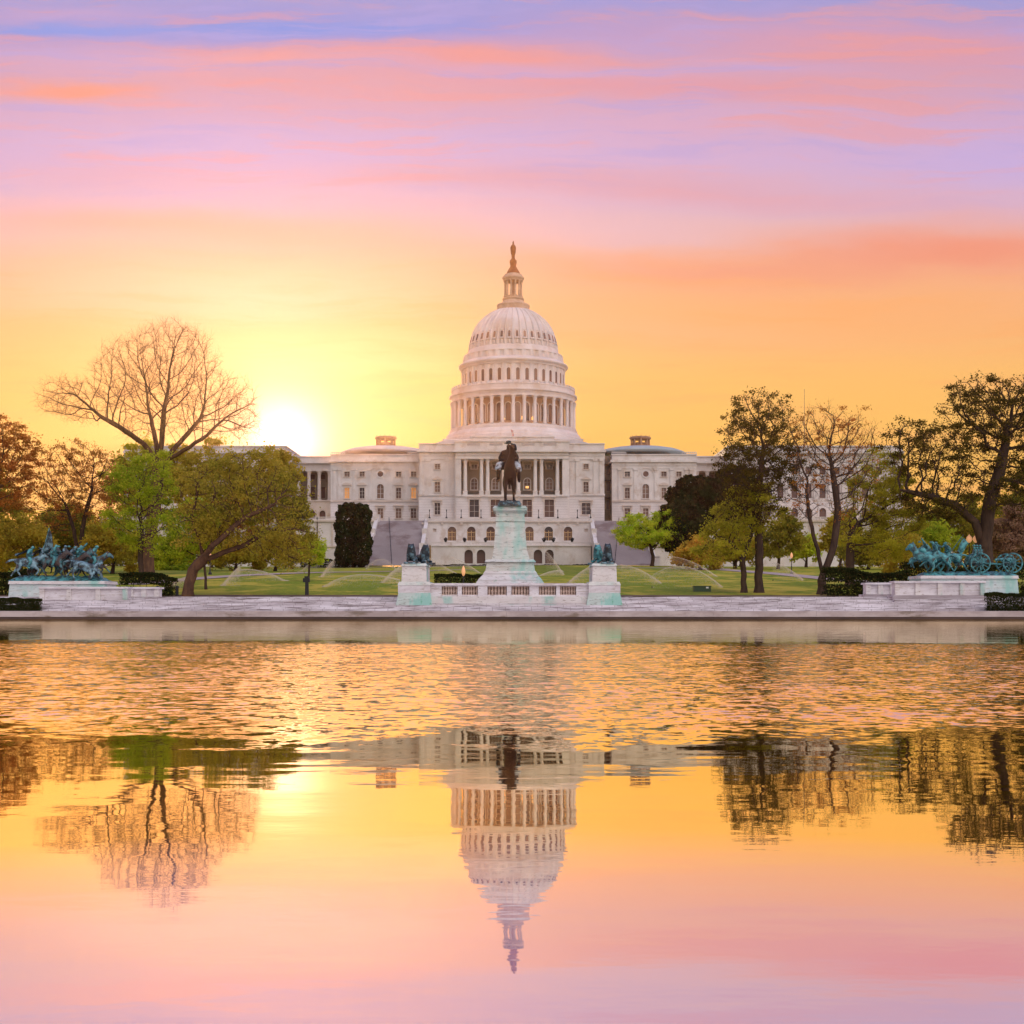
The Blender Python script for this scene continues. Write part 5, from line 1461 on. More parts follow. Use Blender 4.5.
bl = ['far olive tree mass at the end of the park on the sunny side', 'far golden tree behind the cavalry statue trees', 'far olive tree behind the great bare elm trunk',
      'far olive tree behind the gun team trees', 'far golden tree behind the great oak trunk', 'far olive tree past the picture edge behind the great oak',
      'tall golden tree rising behind the leaning tree, before the far wing', 'tall golden tree just below the rising sun', 'tall yellow green tree behind the trunk of the great bare elm', 'narrow golden treetop behind the fork of the great bare elm', 'orange brown budding tree behind the middle of the leaning tree', 'slim golden treetop right under the sun beside the corridor columns',
      'low olive tree glimpsed between the gun team and the oak trunk', 'low golden tree glimpsed behind the cannon wheel', 'low golden tree glimpsed between the cavalry riders and the picture edge',
      'low olive tree glimpsed behind the two stemmed budding tree', 'low golden tree beyond the lime green young tree', 'golden tree beyond the shaggy hedge of the artillery group', 'olive tree beyond the crown of the leaning tree',
      'olive tree far behind the small leaning russet tree']
for i, ((px, row, rx, ry, mt, D), lab) in enumerate(zip(bk, bl)): midtree(px, row, rx, ry, mt, D, lab, 150 + i, .5)

# hedges and shrubs
GH = 'dark clipped hedges by the pool'
def hedge(x0, x1, y0, y1, z0, z1, label, n, size, seed, group=GH, mat='lf_hedge', rough=.0):
    r = np.random.default_rng(seed)
    own = ((x0 + x1) / 2, y0, z0)
    root = thing('hedge', own, label, 'hedge', group)
    a = r.uniform(0, 1, (n, 3)); f = r.integers(0, 3, n)
    a[f == 0, 1] = r.uniform(0, .12, (f == 0).sum()); a[f == 1, 2] = r.uniform(.85, 1.02, (f == 1).sum())
    C = np.stack([x0 + (x1 - x0) * a[:, 0], y0 + (y1 - y0) * a[:, 1], z0 + (z1 - z0) * a[:, 2]], axis=1)
    C[:, 2] += (np.sin(C[:, 0] * 2.1) * .05 + np.sin(C[:, 0] * 5.3 + 1) * .03 + np.sin(C[:, 0] * .7) * rough) * (a[:, 2] > .5)
    V, F4 = leaves(C, size, r); fast_mesh('foliage', V, F4, mat, root, own)
    mb = MB(); k = x0 + .3
    while k < x1: mb.tube([(k, (y0 + y1) / 2, z0), (k + .1, (y0 + y1) / 2, z1 - .25)], [.03, .015], 5); k += .6
    mb.build('stem', 'bark', root)
hedge(X(-25, 100.5), X(40, 100.5), 100.35, 101.1, .60, 1.56, 'dark low clipped hedge in front of the cavalry statue pedestal', 16000, .055, 41)
hedge(X(986.5, 100.5), X(1060, 100.5), 100.35, 101.1, .60, 1.95, 'dark low clipped hedge in front of the artillery statue pedestal', 16000, .055, 42)
hedge(X(112, 117), X(166, 117), 119.0, 121.5, 1.7, 3.7, 'dark shaggy hedge behind the low wall of the cavalry statue', 9000, .09, 43, 'dark hedges behind the plaza', rough=.35)
hedge(X(829, 119), X(912, 119), 119.4, 122.5, 1.7, 4.2, 'dark shaggy hedge behind the low wall of the artillery statue', 14000, .10, 44, 'dark hedges behind the plaza', rough=.3)
hedge(X(-20, 122), X(30, 122), 121, 124, 1.7, 4.3, 'dark hedge behind the rear end of the cavalry pedestal', 7000, .10, 45, 'dark hedges behind the plaza', rough=.3)
hedge(X(905, 124), X(1050, 124), 122.8, 125.8, 1.7, 4.8, 'long dark hedge behind the artillery pedestal', 16000, .11, 46, 'dark hedges behind the plaza', rough=.3)
hedge(X(434, 130), X(492, 130), 130, 132, gz(-6, 130), gz(-6, 130) + 1.75, 'low dark hedge just behind the marble balustrade', 8000, .08, 47, 'dark hedges behind the plaza', rough=.05)
hedge(X(300, 360), X(350, 360), 360, 363, gz(-40, 360), gz(-40, 360) + 2.2, 'brown hedge at the foot of the retaining wall', 4000, .2, 48, 'dark hedges behind the plaza', rough=.2)

hedge(X(431, 384), X(589, 384), 382.5, 384.5, gz(0, 383), gz(0, 383) + 1.1, 'long dark brown hedge along the foot of the terrace', 9000, .16, 49, 'dark hedges behind the plaza', rough=.1)
# ================================================================= figures grown from a skeleton
KR = [1.0]
def skin_mesh(nodes, edges, sub=1, root=0):
    me = bpy.data.meshes.new('tmp'); me.from_pydata([n[:3] for n in nodes], edges, [])
    o = bpy.data.objects.new('tmp', me); COL.objects.link(o)
    o.modifiers.new('s', 'SKIN'); sm = o.modifiers.new('u', 'SUBSURF'); sm.levels = sub; sm.render_levels = sub
    sv = me.skin_vertices[0].data
    for i, n in enumerate(nodes):
        r = n[3]; r = r * KR[0] if not isinstance(r, tuple) else r; sv[i].radius = (r, r) if not isinstance(r, tuple) else r
        sv[i].use_root = (i == root)
    dg = bpy.context.evaluated_depsgraph_get(); dg.update()
    m2 = bpy.data.meshes.new_from_object(o.evaluated_get(dg))
    V = [tuple(v.co) for v in m2.vertices]; Fc = [tuple(p.vertices) for p in m2.polygons]
    bpy.data.objects.remove(o); bpy.data.meshes.remove(me); bpy.data.meshes.remove(m2)
    return V, Fc
def chain(nodes, edges, start, pts):
    p = start
    for q in pts:
        nodes.append(q); edges.append((p, len(nodes) - 1)); p = len(nodes) - 1
    return p
def horse_geo(pose='stand'):
    N = [(.42, 0, 1.36, .33)]; E_ = []
    b1 = chain(N, E_, 0, [(.05, 0, 1.30, .31), (-.35, 0, 1.34, .31), (-.68, 0, 1.42, .29)])
    if pose == 'stand': nk = [(.66, 0, 1.60, .24), (.82, 0, 1.90, .17), (.93, .0, 2.20, .125), (1.10, .03, 2.17, .12), (1.28, .05, 1.98, .085), (1.38, .06, 1.86, .07)]
    elif pose == 'grant': nk = [(.70, .0, 1.66, .23), (.86, .07, 2.00, .145), (.96, .13, 2.32, .10), (1.08, .18, 2.46, .10), (1.30, .22, 2.30, .085), (1.42, .24, 2.18, .07)]
    elif pose == 'gallop': nk = [(.70, 0, 1.52, .23), (.96, 0, 1.72, .20), (1.16, 0, 1.93, .15), (1.34, 0, 1.90, .14), (1.54, 0, 1.74, .10), (1.64, 0, 1.66, .08)]
    elif pose == 'rear': nk = [(.66, 0, 1.62, .23), (.80, 0, 1.96, .20), (.94, 0, 2.18, .15), (1.12, 0, 2.12, .14), (1.28, 0, 1.94, .10), (1.34, 0, 1.86, .08)]
    else: nk = [(.74, 0, 1.36, .23), (1.02, 0, 1.30, .16), (1.25, 0, 1.14, .12), (1.42, 0, 1.0, .11), (1.58, 0, .82, .08), (1.63, 0, .74, .065)]
    h = chain(N, E_, 0, nk)
    poll = h - 3
    for s in (-1, 1): chain(N, E_, poll, [(N[poll][0] - .02, s * .07, N[poll][2] + .15, .035), (N[poll][0] - .01, s * .075, N[poll][2] + .25, .012)])
    # tail
    if pose in ('stand', 'grant'): chain(N, E_, b1, [(-.96, 0, 1.42, .06), (-1.06, 0, 1.10, .075), (-1.08, 0, .70, .04)])
    else: chain(N, E_, b1, [(-.98, 0, 1.50, .06), (-1.28, 0, 1.45, .08), (-1.62, 0, 1.25, .03)])
    L = {
     'stand': ([(.50, .17, 1.02, .13), (.52, .18, .60, .068), (.50, .18, .20, .046), (.56, .18, .04, .066)], [(.50, -.17, 1.02, .13), (.56, -.18, .60, .068), (.56, -.18, .20, .046), (.62, -.18, .04, .066)],
               [(-.58, .19, 1.05, .18), (-.78, .20, .60, .075), (-.72, .20, .20, .048), (-.66, .20, .04, .066)], [(-.60, -.19, 1.05, .18), (-.86, -.20, .60, .075), (-.80, -.20, .20, .048), (-.74, -.20, .04, .066)]),
     'gallop': ([(.62, .17, 1.05, .13), (1.02, .18, .92, .068), (1.28, .18, .62, .046), (1.40, .18, .56, .06)], [(.60, -.17, 1.02, .13), (.92, -.18, .74, .068), (.72, -.18, .42, .046), (.66, -.18, .34, .06)],
                [(-.66, .19, 1.08, .18), (-.95, .20, .70, .075), (-1.20, .20, .36, .048), (-1.26, .20, .24, .06)], [(-.50, -.19, 1.05, .18), (-.66, -.20, .62, .075), (-.42, -.20, .28, .048), (-.34, -.20, .18, .06)]),
     'rear': ([(.64, .17, 1.12, .13), (.98, .18, 1.12, .068), (1.10, .18, .78, .046), (1.06, .18, .66, .06)], [(.62, -.17, 1.06, .13), (.92, -.18, .88, .068), (.86, -.18, .52, .046), (.80, -.18, .42, .06)],
              [(-.62, .19, 1.02, .18), (-.84, .20, .58, .075), (-.66, .20, .20, .048), (-.58, .20, .05, .066)], [(-.64, -.19, 1.02, .18), (-.90, -.20, .58, .075), (-.78, -.20, .20, .048), (-.70, -.20, .05, .066)]),
    }
    L['fall'] = L['gallop']; L['grant'] = L['stand']
    a = L[pose]
    chain(N, E_, 0, a[0]); chain(N, E_, 0, a[1]); chain(N, E_, b1, a[2]); chain(N, E_, b1, a[3])
    V, Fc = skin_mesh(N, E_, 1)
    if pose == 'grant': V = [(x, y * .98 if z < 1.75 else y, z) for x, y, z in V]
    elif pose != 'stand': V = [(x, y * 1.2, z) for x, y, z in V]
    return V, Fc
def rider_geo(arm='reins', lean=0.0, wide=1.0, sit=True, up=False):
    def l(x, z): return x + (z - 1.7) * lean
    N = [(-.08, 0, 1.74, .19)]; E_ = []
    c = chain(N, E_, 0, [(l(-.08, 1.98), 0, 1.98, (.21, .17)), (l(-.06, 2.2), 0, 2.20, (.24, .17))])
    chain(N, E_, c, [(l(-.03, 2.38), 0, 2.38, .085), (l(.0, 2.50), 0, 2.50, .105), (l(.02, 2.62), 0, 2.62, .10)])
    for s in (-1, 1):
        if arm == 'raised' and s > 0: P = [(l(-.06, 2.25), s * .24 * wide, 2.27, .095), (l(.08, 2.5), s * .36, 2.48, .07), (l(.25, 2.75), s * .34, 2.76, .055), (l(.28, 2.85), s * .33, 2.86, .05)]
        elif arm == 'back' and s > 0: P = [(l(-.06, 2.25), s * .24 * wide, 2.27, .095), (l(-.30, 2.2), s * .40, 2.20, .07), (l(-.55, 2.4), s * .40, 2.42, .055), (l(-.60, 2.45), s * .4, 2.48, .05)]
        else: P = [(l(-.06, 2.25), s * .25 * wide, 2.25, .11 * wide), (l(-.04, 1.98), s * .40 * wide, 1.98, .085 * wide), (l(.18, 1.86), s * .22, 1.88, .06), (l(.30, 1.86), s * .10, 1.86, .05)]
        chain(N, E_, c, P)
        if sit: chain(N, E_, 0, [(.22, s * .30, 1.66, .13), (.36, s * .44, 1.42, .11), (.22, s * .46, 1.12, .085), (.12, s * .47, .95, .065), (.34, s * .50, .90, .05)])
        else: chain(N, E_, 0, [(.22, s * .16, 1.70, .13), (.48, s * .18, 1.66, .11), (.56, s * .18, 1.32, .08), (.56, s * .18, 1.16, .06), (.72, s * .18, 1.12, .05)])
    return skin_mesh(N, E_, 1)
def lion_geo():
    N = [(.35, 0, .60, .33)]; E_ = []
    h = chain(N, E_, 0, [(-.15, 0, .50, .28), (-.60, 0, .46, .30), (-.85, 0, .42, .24)])
    n = chain(N, E_, 0, [(.50, 0, .92, .36), (.60, 0, 1.18, .30), (.80, 0, 1.20, .17), (.95, 0, 1.12, .11)])
    for s in (-1, 1):
        chain(N, E_, 0, [(.45, s * .24, .36, .16), (.55, s * .27, .14, .12), (.95, s * .26, .10, .095), (1.15, s * .26, .09, .11)])
        chain(N, E_, h, [(-.62, s * .30, .28, .19), (-.38, s * .36, .20, .13), (-.20, s * .36, .09, .10)])
        chain(N, E_, n - 2, [(.56, s * .17, 1.42, .07), (.56, s * .18, 1.50, .04)])
    chain(N, E_, h, [(-1.10, .1, .30, .06), (-1.15, .4, .12, .05), (-.85, .55, .08, .05)])
    return skin_mesh(N, E_, 1)
def xf(V, sc, rz, loc, tilt=0.0, roll=0.0):
    m = Matrix.Translation(loc) @ Matrix.Rotation(rz, 4, 'Z') @ Matrix.Rotation(roll, 4, 'X') @ Matrix.Rotation(tilt, 4, 'Y') @ Matrix.Scale(sc, 4)
    return [tuple(m @ Vector(v)) for v in V]
GEO = {'grant': horse_geo('grant')}
KR[0] = 1.20
GEO.update({p: horse_geo(p) for p in ('gallop', 'rear', 'fall')})
KR[0] = 1.0
GEO['r_reins'] = rider_geo(); GEO['r_wide'] = rider_geo(wide=1.04); GEO['r_lean'] = rider_geo(lean=.45); GEO['r_up'] = rider_geo('raised', .3); GEO['r_back'] = rider_geo('back', .2); GEO['seated'] = rider_geo(sit=False)
KR[0] = 1.25; GEO['r_lean'] = rider_geo(lean=.45); GEO['r_up'] = rider_geo('raised', .3); GEO['r_back'] = rider_geo('back', .2); GEO['r_reins'] = rider_geo(); GEO['seated'] = rider_geo(sit=False); KR[0] = 1.0
GEO['lion'] = lion_geo()
def figure(name, geo, mat, parent, sc, rz, loc, tilt=0.0, roll=0.0):
    V, Fc = GEO[geo]; mb = MB(); mb.add(xf(V, sc, rz, loc, tilt, roll), Fc)
    return mb.build(name, mat, parent, origin=loc, smooth=True)
def hat(parent, mat, sc, rz, loc, lean=0.0, z=2.66):
    mb = MB(); P = [(.19, z - .015), (.20, z), (.11, z + .015), (.11, z + .10), (.06, z + .12)]
    mb.lathe([(r, q) for r, q in P], 12, ((z - 1.7) * lean + .02, 0, 0)); mb.v = xf(mb.v, sc, rz, loc); return mb.build('hat', mat, parent, origin=loc)

# ---------------------------------------------------------------- statue on the dome
so = thing('figure_statue', (AX, DD, zr(258.4)), 'small brown bronze robed figure crowning the lantern of the great dome', 'statue')
N = [(0, 0, 0.7, .62)]; E_ = []
chain(N, E_, 0, [(0, 0, -.1, .50)])
c = chain(N, E_, 0, [(0, 0, 1.4, .80), (-.02, 0, 2.4, 1.05), (0, 0, 3.4, .85), (0, 0, 4.2, (.80, .6))])
chain(N, E_, c, [(0, 0, 4.75, .22), (0, 0, 5.15, .30), (0, 0, 5.5, .26), (.1, .1, 5.95, .10)])
for s in (-1, 1): chain(N, E_, c, [(s * .62, 0, 4.1, .25), (s * .85, -.15, 3.2, .19), (s * .75, -.5, 2.6, .14)])
V, Fc = skin_mesh(N, E_, 1); mb = MB(); mb.add([(v[0] + AX, v[1] + DD, v[2] + zr(258.4)) for v in V], Fc); mb.build('robed_figure', 'dombronze', so, smooth=True)

# ---------------------------------------------------------------- equestrian monument
Dg = 110.0
ped = thing('statue_pedestal', (X(510, Dg), Dg, 1.74), 'tall marble pedestal with green copper stains carrying the mounted rider', 'pedestal')
def fr(mb, a0, a1, qa, b0, b1, qb, D=Dg, dep=1.35, f0=None):
    """frustum: bottom row qa spans a0..a1, top row qb spans b0..b1; centre kept at D+dd"""
    wa, wb = X(a1, D) - X(a0, D), X(b1, D) - X(b0, D); xa, xb = X((a0 + a1) / 2, D), X((b0 + b1) / 2, D)
    ya, yb = wa * dep / 2, wb * dep / 2; yc = D + 2.0
    za, zb = Z(qa, D), Z(qb, D)
    vs = [(xa - wa / 2, yc - ya, za), (xa + wa / 2, yc - ya, za), (xa + wa / 2, yc + ya, za), (xa - wa / 2, yc + ya, za),
          (xb - wb / 2, yc - yb, zb), (xb + wb / 2, yc - yb, zb), (xb + wb / 2, yc + yb, zb), (xb - wb / 2, yc + yb, zb)]
    mb.add(vs, [(0, 3, 2, 1), (4, 5, 6, 7), (0, 1, 5, 4), (1, 2, 6, 5), (2, 3, 7, 6), (3, 0, 4, 7)]); return mb
mb = MB(); fr(mb, 493.5, 527.0, 551.2, 496.0, 524.6, 521.0); fr(mb, 495.2, 525.4, 521.0, 495.4, 525.2, 519.6); fr(mb, 496.0, 524.6, 519.6, 496.2, 524.4, 512.9); mb.build('shaft', 'marbleg', ped)
mb = MB(); fr(mb, 496.4, 524.2, 513.0, 494.6, 526.0, 510.4); fr(mb, 493.6, 527.0, 510.4, 493.2, 527.4, 508.0); fr(mb, 492.4, 527.4, 508.0, 494.4, 525.4, 505.6); mb.build('cap', 'marbleg', ped)
mb = MB(); fr(mb, 491.8, 529.6, 559.8, 492.4, 529.0, 556.0); fr(mb, 492.8, 528.6, 556.0, 493.2, 527.6, 551.0); mb.build('moulding', 'marbleg', ped)
mb = MB(); fr(mb, 485.6, 535.0, 571.4, 487.2, 533.2, 561.6); fr(mb, 484.8, 535.8, 561.6 + .6, 487.0, 533.6, 559.6) ; mb.build('base', 'marbleg', ped)
mb = MB(); fr(mb, 474.6, 545.4, 586.0, 478.4, 541.6, 580.6); fr(mb, 478.0, 542.0, 580.6, 484.0, 536.6, 574.0); fr(mb, 483.4, 537.2, 574.0, 485.2, 535.4, 571.2); mb.build('stepped_foot', 'marblel', ped)
mb = MB(); fr(mb, 474.6, 545.4, 597.5, 474.6, 545.4, 586.0); mb.build('foundation', 'marblel', ped)
z0 = Z(505.6, Dg); yc = Dg + 2.0; xg = X(509.6, Dg)
es = thing('equestrian_statue', (xg, yc, z0), 'dark brown bronze rider in a hat on a standing horse atop the tall pedestal', 'statue')
mb = MB(); mb.box(xg - .98, xg + .98, yc - 2.1, yc + 2.1, z0, z0 + .22); mb.box(xg - .93, xg + .93, yc - 2.0, yc + 2.0, z0 + .22, z0 + .42, .12); mb.build('plinth', 'liondark', es)
sc = 1.88; zl = z0 + .42
L_ = (xg, yc, zl)
figure('horse', 'grant', 'bronze', es, sc, R(-90 + 1), L_)
L_ = (xg - .09, yc, zl)
figure('rider', 'r_wide', 'bronze', es, sc, R(-90 - 2), L_)
hat(es, 'liondark', sc, R(-90 - 2), L_)
mb = MB(); V = []
mb.lathe([(.02, 0), (.50, .0), (.47, .06), (.36, .42), (.22, .58), (.12, .62)], 14, (0, 0, 0)); V = [(v[0] * .40 - .14, v[1] * .98, v[2] + 1.78) for v in mb.v]
mb.v = xf(V, sc, R(-90), L_); mb.build('coat', 'bronze', es, origin=L_, smooth=True)
mb = MB(); mb.box(-.35, .15, -.33, .33, 1.50, 1.66, .03); mb.v = xf(mb.v, sc, R(-90), L_); mb.build('saddle_cloth', 'bronze', es, origin=L_)
for s_ in (-1, 1):
    mb = MB(); mb.tube([(.02, s_ * .30, 1.72), (.24, s_ * .40, 1.66), (.37, s_ * .47, 1.44), (.34, s_ * .49, 1.36)], [.15, .16, .135, .11], 10); mb.v = xf(mb.v, sc, R(-92), L_); mb.build('trouser_leg', 'palepatina', es, origin=L_, smooth=True)

# ---------------------------------------------------------------- central balustrade and lion piers
Dm = 104.0
bw = thing('marble_balustrade', (X(509.5, Dm), Dm, Z(609, Dm)), 'low weathered marble balustrade wall in front of the tall pedestal, between the lion piers', 'wall')
mb = MB(); rbox(mb, 424, 594, 596.4, 610.5, Dm, 1.2); rbox(mb, 422, 596, 604.5, 610.4, Dm - .35, .4); mb.build('base', 'marblel', bw)
mb = MB(); rbox(mb, 426.5, 592.8, 583.2, 585.4, Dm + .1, 1.1); mb.build('coping', 'marble', bw)
pan = [(441.6, 457.6), (461.8, 477.8), (487.4, 506.8), (511.4, 529.4), (538.8, 556.2), (560, 576.2)]
e = [426.5] + [v for p in pan for v in p] + [592.8]
for k in range(0, len(e), 2): mb = MB(); rbox(mb, e[k], e[k + 1], 585.4, 596.4, Dm + .22, .9); mb.build('pier', 'marble', bw)
for a, c in pan:
    for q_ in ((594.8, 596.5), (585.3, 586.4)): mb = MB(); rbox(mb, a, c, q_[0], q_[1], Dm + .3, .7); mb.build('rail', 'marble', bw)
M['balust'] = noisy('orange_stained_marble', (.64, .50, .43, 1), (.54, .38, .30, 1), 1.0)
mb = MB(); mb.lathe([(.085, 0), (.085, .08), (.05, .12), (.10, .28), (.06, .48), (.05, .55), (.085, .60), (.085, .68)], 8, (0, 0, 0))
bal = mb.build('baluster', 'balust', bw, origin=(0, 0, 0)); bal = Proto(bal); hb = Z(586.4, Dm) - Z(594.8, Dm); bal.o.scale = (1, 1, hb / .68)
for a, c in pan:
    for k in range(6): bal.put(bw, (X(a + (c - a) * (k + .5) / 6, Dm), Dm + .62, Z(594.8, Dm)))
for a, c in pan:
    mb = MB(); rbox(mb, a, c, 586.4, 594.8, Dm + .95, .06); mb.build('back_panel', 'balust', bw)
M['marbleg2'] = marble('deep_green_stained_marble', (.52, .60, .56, 1), (.44, .50, .46, 1), (.16, .15, .13, 1), .62, 1.3)
def pier(c, w1, label, ww):
    o = thing('lion_pier', (X(c, Dm), Dm, Z(609, Dm)), label, 'pedestal', 'stepped marble piers carrying the lions')
    def bb(name, a, q0, q1, d, dep, mat, top=None):
        mb = MB(); rbox(mb, c - a, c + a, q0, q1, Dm - d, dep, top); return mb.build(name, mat, o)
    bb('upper_block', w1, 565.6, 582.8, -.5, 4.4, 'marblel', .05); bb('cap', w1 + .6, 563.4, 565.8, -.4, 4.6, 'marbleg', .12)
    bb('ledge', w1 + 4.0, 581.6, 585.2, .15, 5.3, 'marbleg', .12); bb('lower_block', w1 + 3.4, 585.2, 592.8, .1, 5.2, 'marble')
    bb('flared_foot', w1 + 6.6, 592.8, 610.0, .45, 5.8, 'marbleg2', .26)
pier(414.0, 12.6, 'stepped marble pier with green foot under the pair of lions nearest the handrail stairway', 0)
pier(604.6, 12.4, 'stepped marble pier with green foot under the pair of lions nearest the lime green tree', 0)
def lion(px, dy, rz, mat, label):
    loc = (X(px, Dm + dy), Dm + dy, Z(563.5, Dm) + .0)
    o = thing('lion_statue', loc, label, 'statue', 'bronze lions on the marble piers')
    mb = MB(); mb.box(-1.25, 1.3, -.52, .52, 0, .14); mb.v = xf(mb.v, 1.0, rz, loc); mb.build('plinth', 'patblue', o, origin=loc)
    l2 = (loc[0], loc[1], loc[2] + .14); figure('lion', 'lion', mat, o, 1.0, rz, l2)
lion(411.6, 1.7, R(-90), 'liondark', 'blue bronze lion looking out over the pool, on the pier nearest the handrail stairway')
lion(422.6, 3.2, R(-60), 'liondark', 'second blue bronze lion, set back behind the first on the handrail side pier')
lion(607.6, 1.7, R(-94), 'liondark', 'dark bronze lion at the front of the pier nearest the lime green tree')
lion(600.2, 3.2, R(-118), 'patina', 'green bronze lion set back behind the dark one on the same pier')

# ---------------------------------------------------------------- flank groups: pedestals and low walls
M['marblec'] = marble('cyan_stained_marble', (.60, .64, .62, 1), (.46, .54, .54, 1), (.16, .15, .13, 1), .50, .45)
def side_base(p0, p1, q0, q1, D, label, w, w2, flip):
    o = thing('statue_pedestal', (X((p0 + p1) / 2, D), D, Z(q1, D)), label, 'pedestal', 'long pedestals of the bronze groups')
    mb = MB(); rbox(mb, p0, p1, q0 + 3, q1 + 2, D, 3.6, (.10, .1)); mb.build('body', 'marblec', o)
    mb = MB(); rbox(mb, p0 - .0, p1 + .0, q0, q0 + 3, D - .05, 3.7, .05); mb.build('cornice', 'marblel', o)
    for i, (a, c, qt, qb, Dw_, lb) in enumerate((w, w2)):
        o2 = thing('low_marble_wall', (X((a + c) / 2, Dw_), Dw_, Z(qb, Dw_)), lb, 'wall', 'low marble walls before the bronze groups')
        mb = MB(); rbox(mb, a, c, qt + 1.6, qb, Dw_, 1.1); mb.build('panel_wall', 'marble', o2)
        mb = MB(); rbox(mb, a - 1.0, c + 1.0, qt, qt + 1.9, Dw_ - .26, 1.5); mb.build('coping', 'marble', o2)
        n = max(2, int((c - a) / 22)); 
        mb = MB()
        for k in range(n + 1):
            x_ = a + (c - a) * k / n; h = 2.4; x_ = min(max(x_, a + h - .3), c - h + .3); rbox(mb, x_ - h, x_ + h, qt + 1.6, qb - .2, Dw_ - .16, .3)
        mb.build('pilasters', 'marblel', o2)
        mb = MB(); rbox(mb, a - 2.2, c + 1.2, qb - .3, qb + 3.8, Dw_ - .5, 1.8)
        if i == 0: rbox(mb, a - 1.0, c - 8 if not flip else c + 1, qb + 3.8, qb + 7.4, Dw_ - 1.1, 1.9)
        mb.build('step', 'plaza', o2)
side_base(8.0, 105.0, 581.0, 598.0, 112.0, 'long pale green stained pedestal under the charging cavalry bronze', (39.6, 127.0, 586.8, 600.2, 106.0, 'long low white marble wall in front of the cavalry pedestal'),
          (128.5, 158.5, 587.0, 598.0, 112.0, 'short low white marble wall at the inner end of the cavalry pedestal'), False)
side_base(920.5, 1019.0, 575.6, 593.0, 112.0, 'long pale green stained pedestal under the artillery bronze', (895.5, 985.0, 581.0, 595.5, 106.0, 'long low white marble wall in front of the artillery pedestal'),
          (866.5, 895.0, 582.6, 594.6, 112.0, 'short low white marble wall at the inner end of the artillery pedestal'), True)

def rock(mb, x0, x1, y0, y1, z0, z1, seed):
    r = random.Random(seed); nx, ny = 34, 8; vs = []; fs = []
    for j in range(ny + 1):
        for i in range(nx + 1):
            e = min(i, nx - i, 3) / 3 * min(j, ny - j, 2) / 2
            vs.append((x0 + (x1 - x0) * i / nx, y0 + (y1 - y0) * j / ny, z0 + (z1 - z0) * (.25 + e * r.uniform(.35, 1.0)) if e > 0 else z0))
    for j in range(ny):
        for i in range(nx): a = j * (nx + 1) + i; fs.append((a, a + 1, a + nx + 2, a + nx + 1))
    mb.add(vs, fs)
# cavalry: seven horses charging
Dc1 = 113.8; zc = Z(581.0, 112.0)
cg = thing('cavalry_statue', (X(61, Dc1), Dc1, zc), 'blue green bronze group of charging cavalry horses, riders and a furled flag', 'statue')
mb = MB(); rock(mb, X(14, Dc1), X(108, Dc1), Dc1 - 1.5, Dc1 + 1.5, zc, zc + .42, 2); mb.build('rocky_base', 'patina', cg)
team = [('gallop', 31, .0, -.9, .25, 'patblue', 'r_lean', 0.02, R(6)), ('rear', 44, .45, .4, .32, 'darkpat', 'r_back', -.08, R(2)), ('rear', 37, .35, .9, .3, 'darkpat', 'r_lean', -.02, R(5)), ('gallop', 71, .10, -.3, .3, 'darkpat', 'r_lean', .04, R(-3)), ('gallop', 56, .30, -.7, .30, 'darkpat', 'r_lean', -.05, R(-4)),
        ('gallop', 66, .45, .7, .38, 'patina', 'r_reins', -.1, 0), ('rear', 76, .35, .1, .30, 'darkpat', 'r_up', .05, R(4)), ('fall', 84, -.55, -1.05, .1, 'patblue', None, .22, R(-3)), ('gallop', 89, .40, .5, .35, 'darkpat', 'r_lean', .05, R(5))]
for i, (pz, px, dz, dy, k, mt, rd, tilt, rz) in enumerate(team):
    loc = (X(px, Dc1), Dc1 + dy, zc + .12 + dz * .35)
    if pz == 'fall': loc = (X(px, Dc1), Dc1 + dy, zc - .15)
    figure('horse', pz, mt, cg, 1.12, rz, loc, tilt)
    if rd:
        figure('rider', rd, 'patblue' if i % 2 else 'patina', cg, 1.10, rz, loc, tilt)
        if rd != 'r_up': hat(cg, 'patina', 1.02, rz, loc, {'r_lean': .45, 'r_back': .2}.get(rd, 0))
    if rd:
        mb = MB(); ln = {'r_lean': .45, 'r_back': .2, 'r_up': .3}.get(rd, 0)
        vs = []; fs = []
        for a_ in range(6):
            for b_ in range(5):
                t1, u1 = a_ / 5, b_ / 4 - .5
                vs.append((-.12 + .55 * ln * (1 - t1) - .75 * t1 - .05 * math.sin(b_ * 2.3), u1 * (.42 + .35 * t1), 2.32 - .42 * t1 + .06 * math.sin(b_ * 3 + a_)))
        for a_ in range(5):
            for b_ in range(4): q_ = a_ * 5 + b_; fs.append((q_, q_ + 1, q_ + 6, q_ + 5))
        k0 = len(vs); vs += [(v[0], v[1], v[2] + .05) for v in vs]; fs += [tuple(q + k0 for q in reversed(f)) for f in fs]
        mb.add(xf(vs, 1.08, rz, loc, tilt), fs); mb.build('cloak', 'patblue' if i % 2 else 'darkpat', cg, origin=loc, smooth=True)
    else: figure('rider', 'r_lean', 'patblue', cg, .98, rz + .1, (loc[0] + .2, loc[1] + .1, loc[2] - .2), .55)
mb = MB(); fx = X(50, Dc1); mb.tube([(fx - .75, Dc1, zc + 2.1), (fx - .05, Dc1, zc + 4.62)], .04, 6); mb.build('flag_pole', 'patina', cg)
def cloth(mb, top, pts, th=.06):
    n = len(pts)
    vs = [(p[0], p[1] - th, p[2]) for p in pts] + [(p[0], p[1] + th, p[2]) for p in pts]
    mb.add(vs, [tuple(range(n)), tuple(reversed(range(n, 2 * n)))] + [(i, i + n, (i + 1) % n + n, (i + 1) % n) for i in range(n)])
mb = MB(); nn = 14; vs = []; fs = []
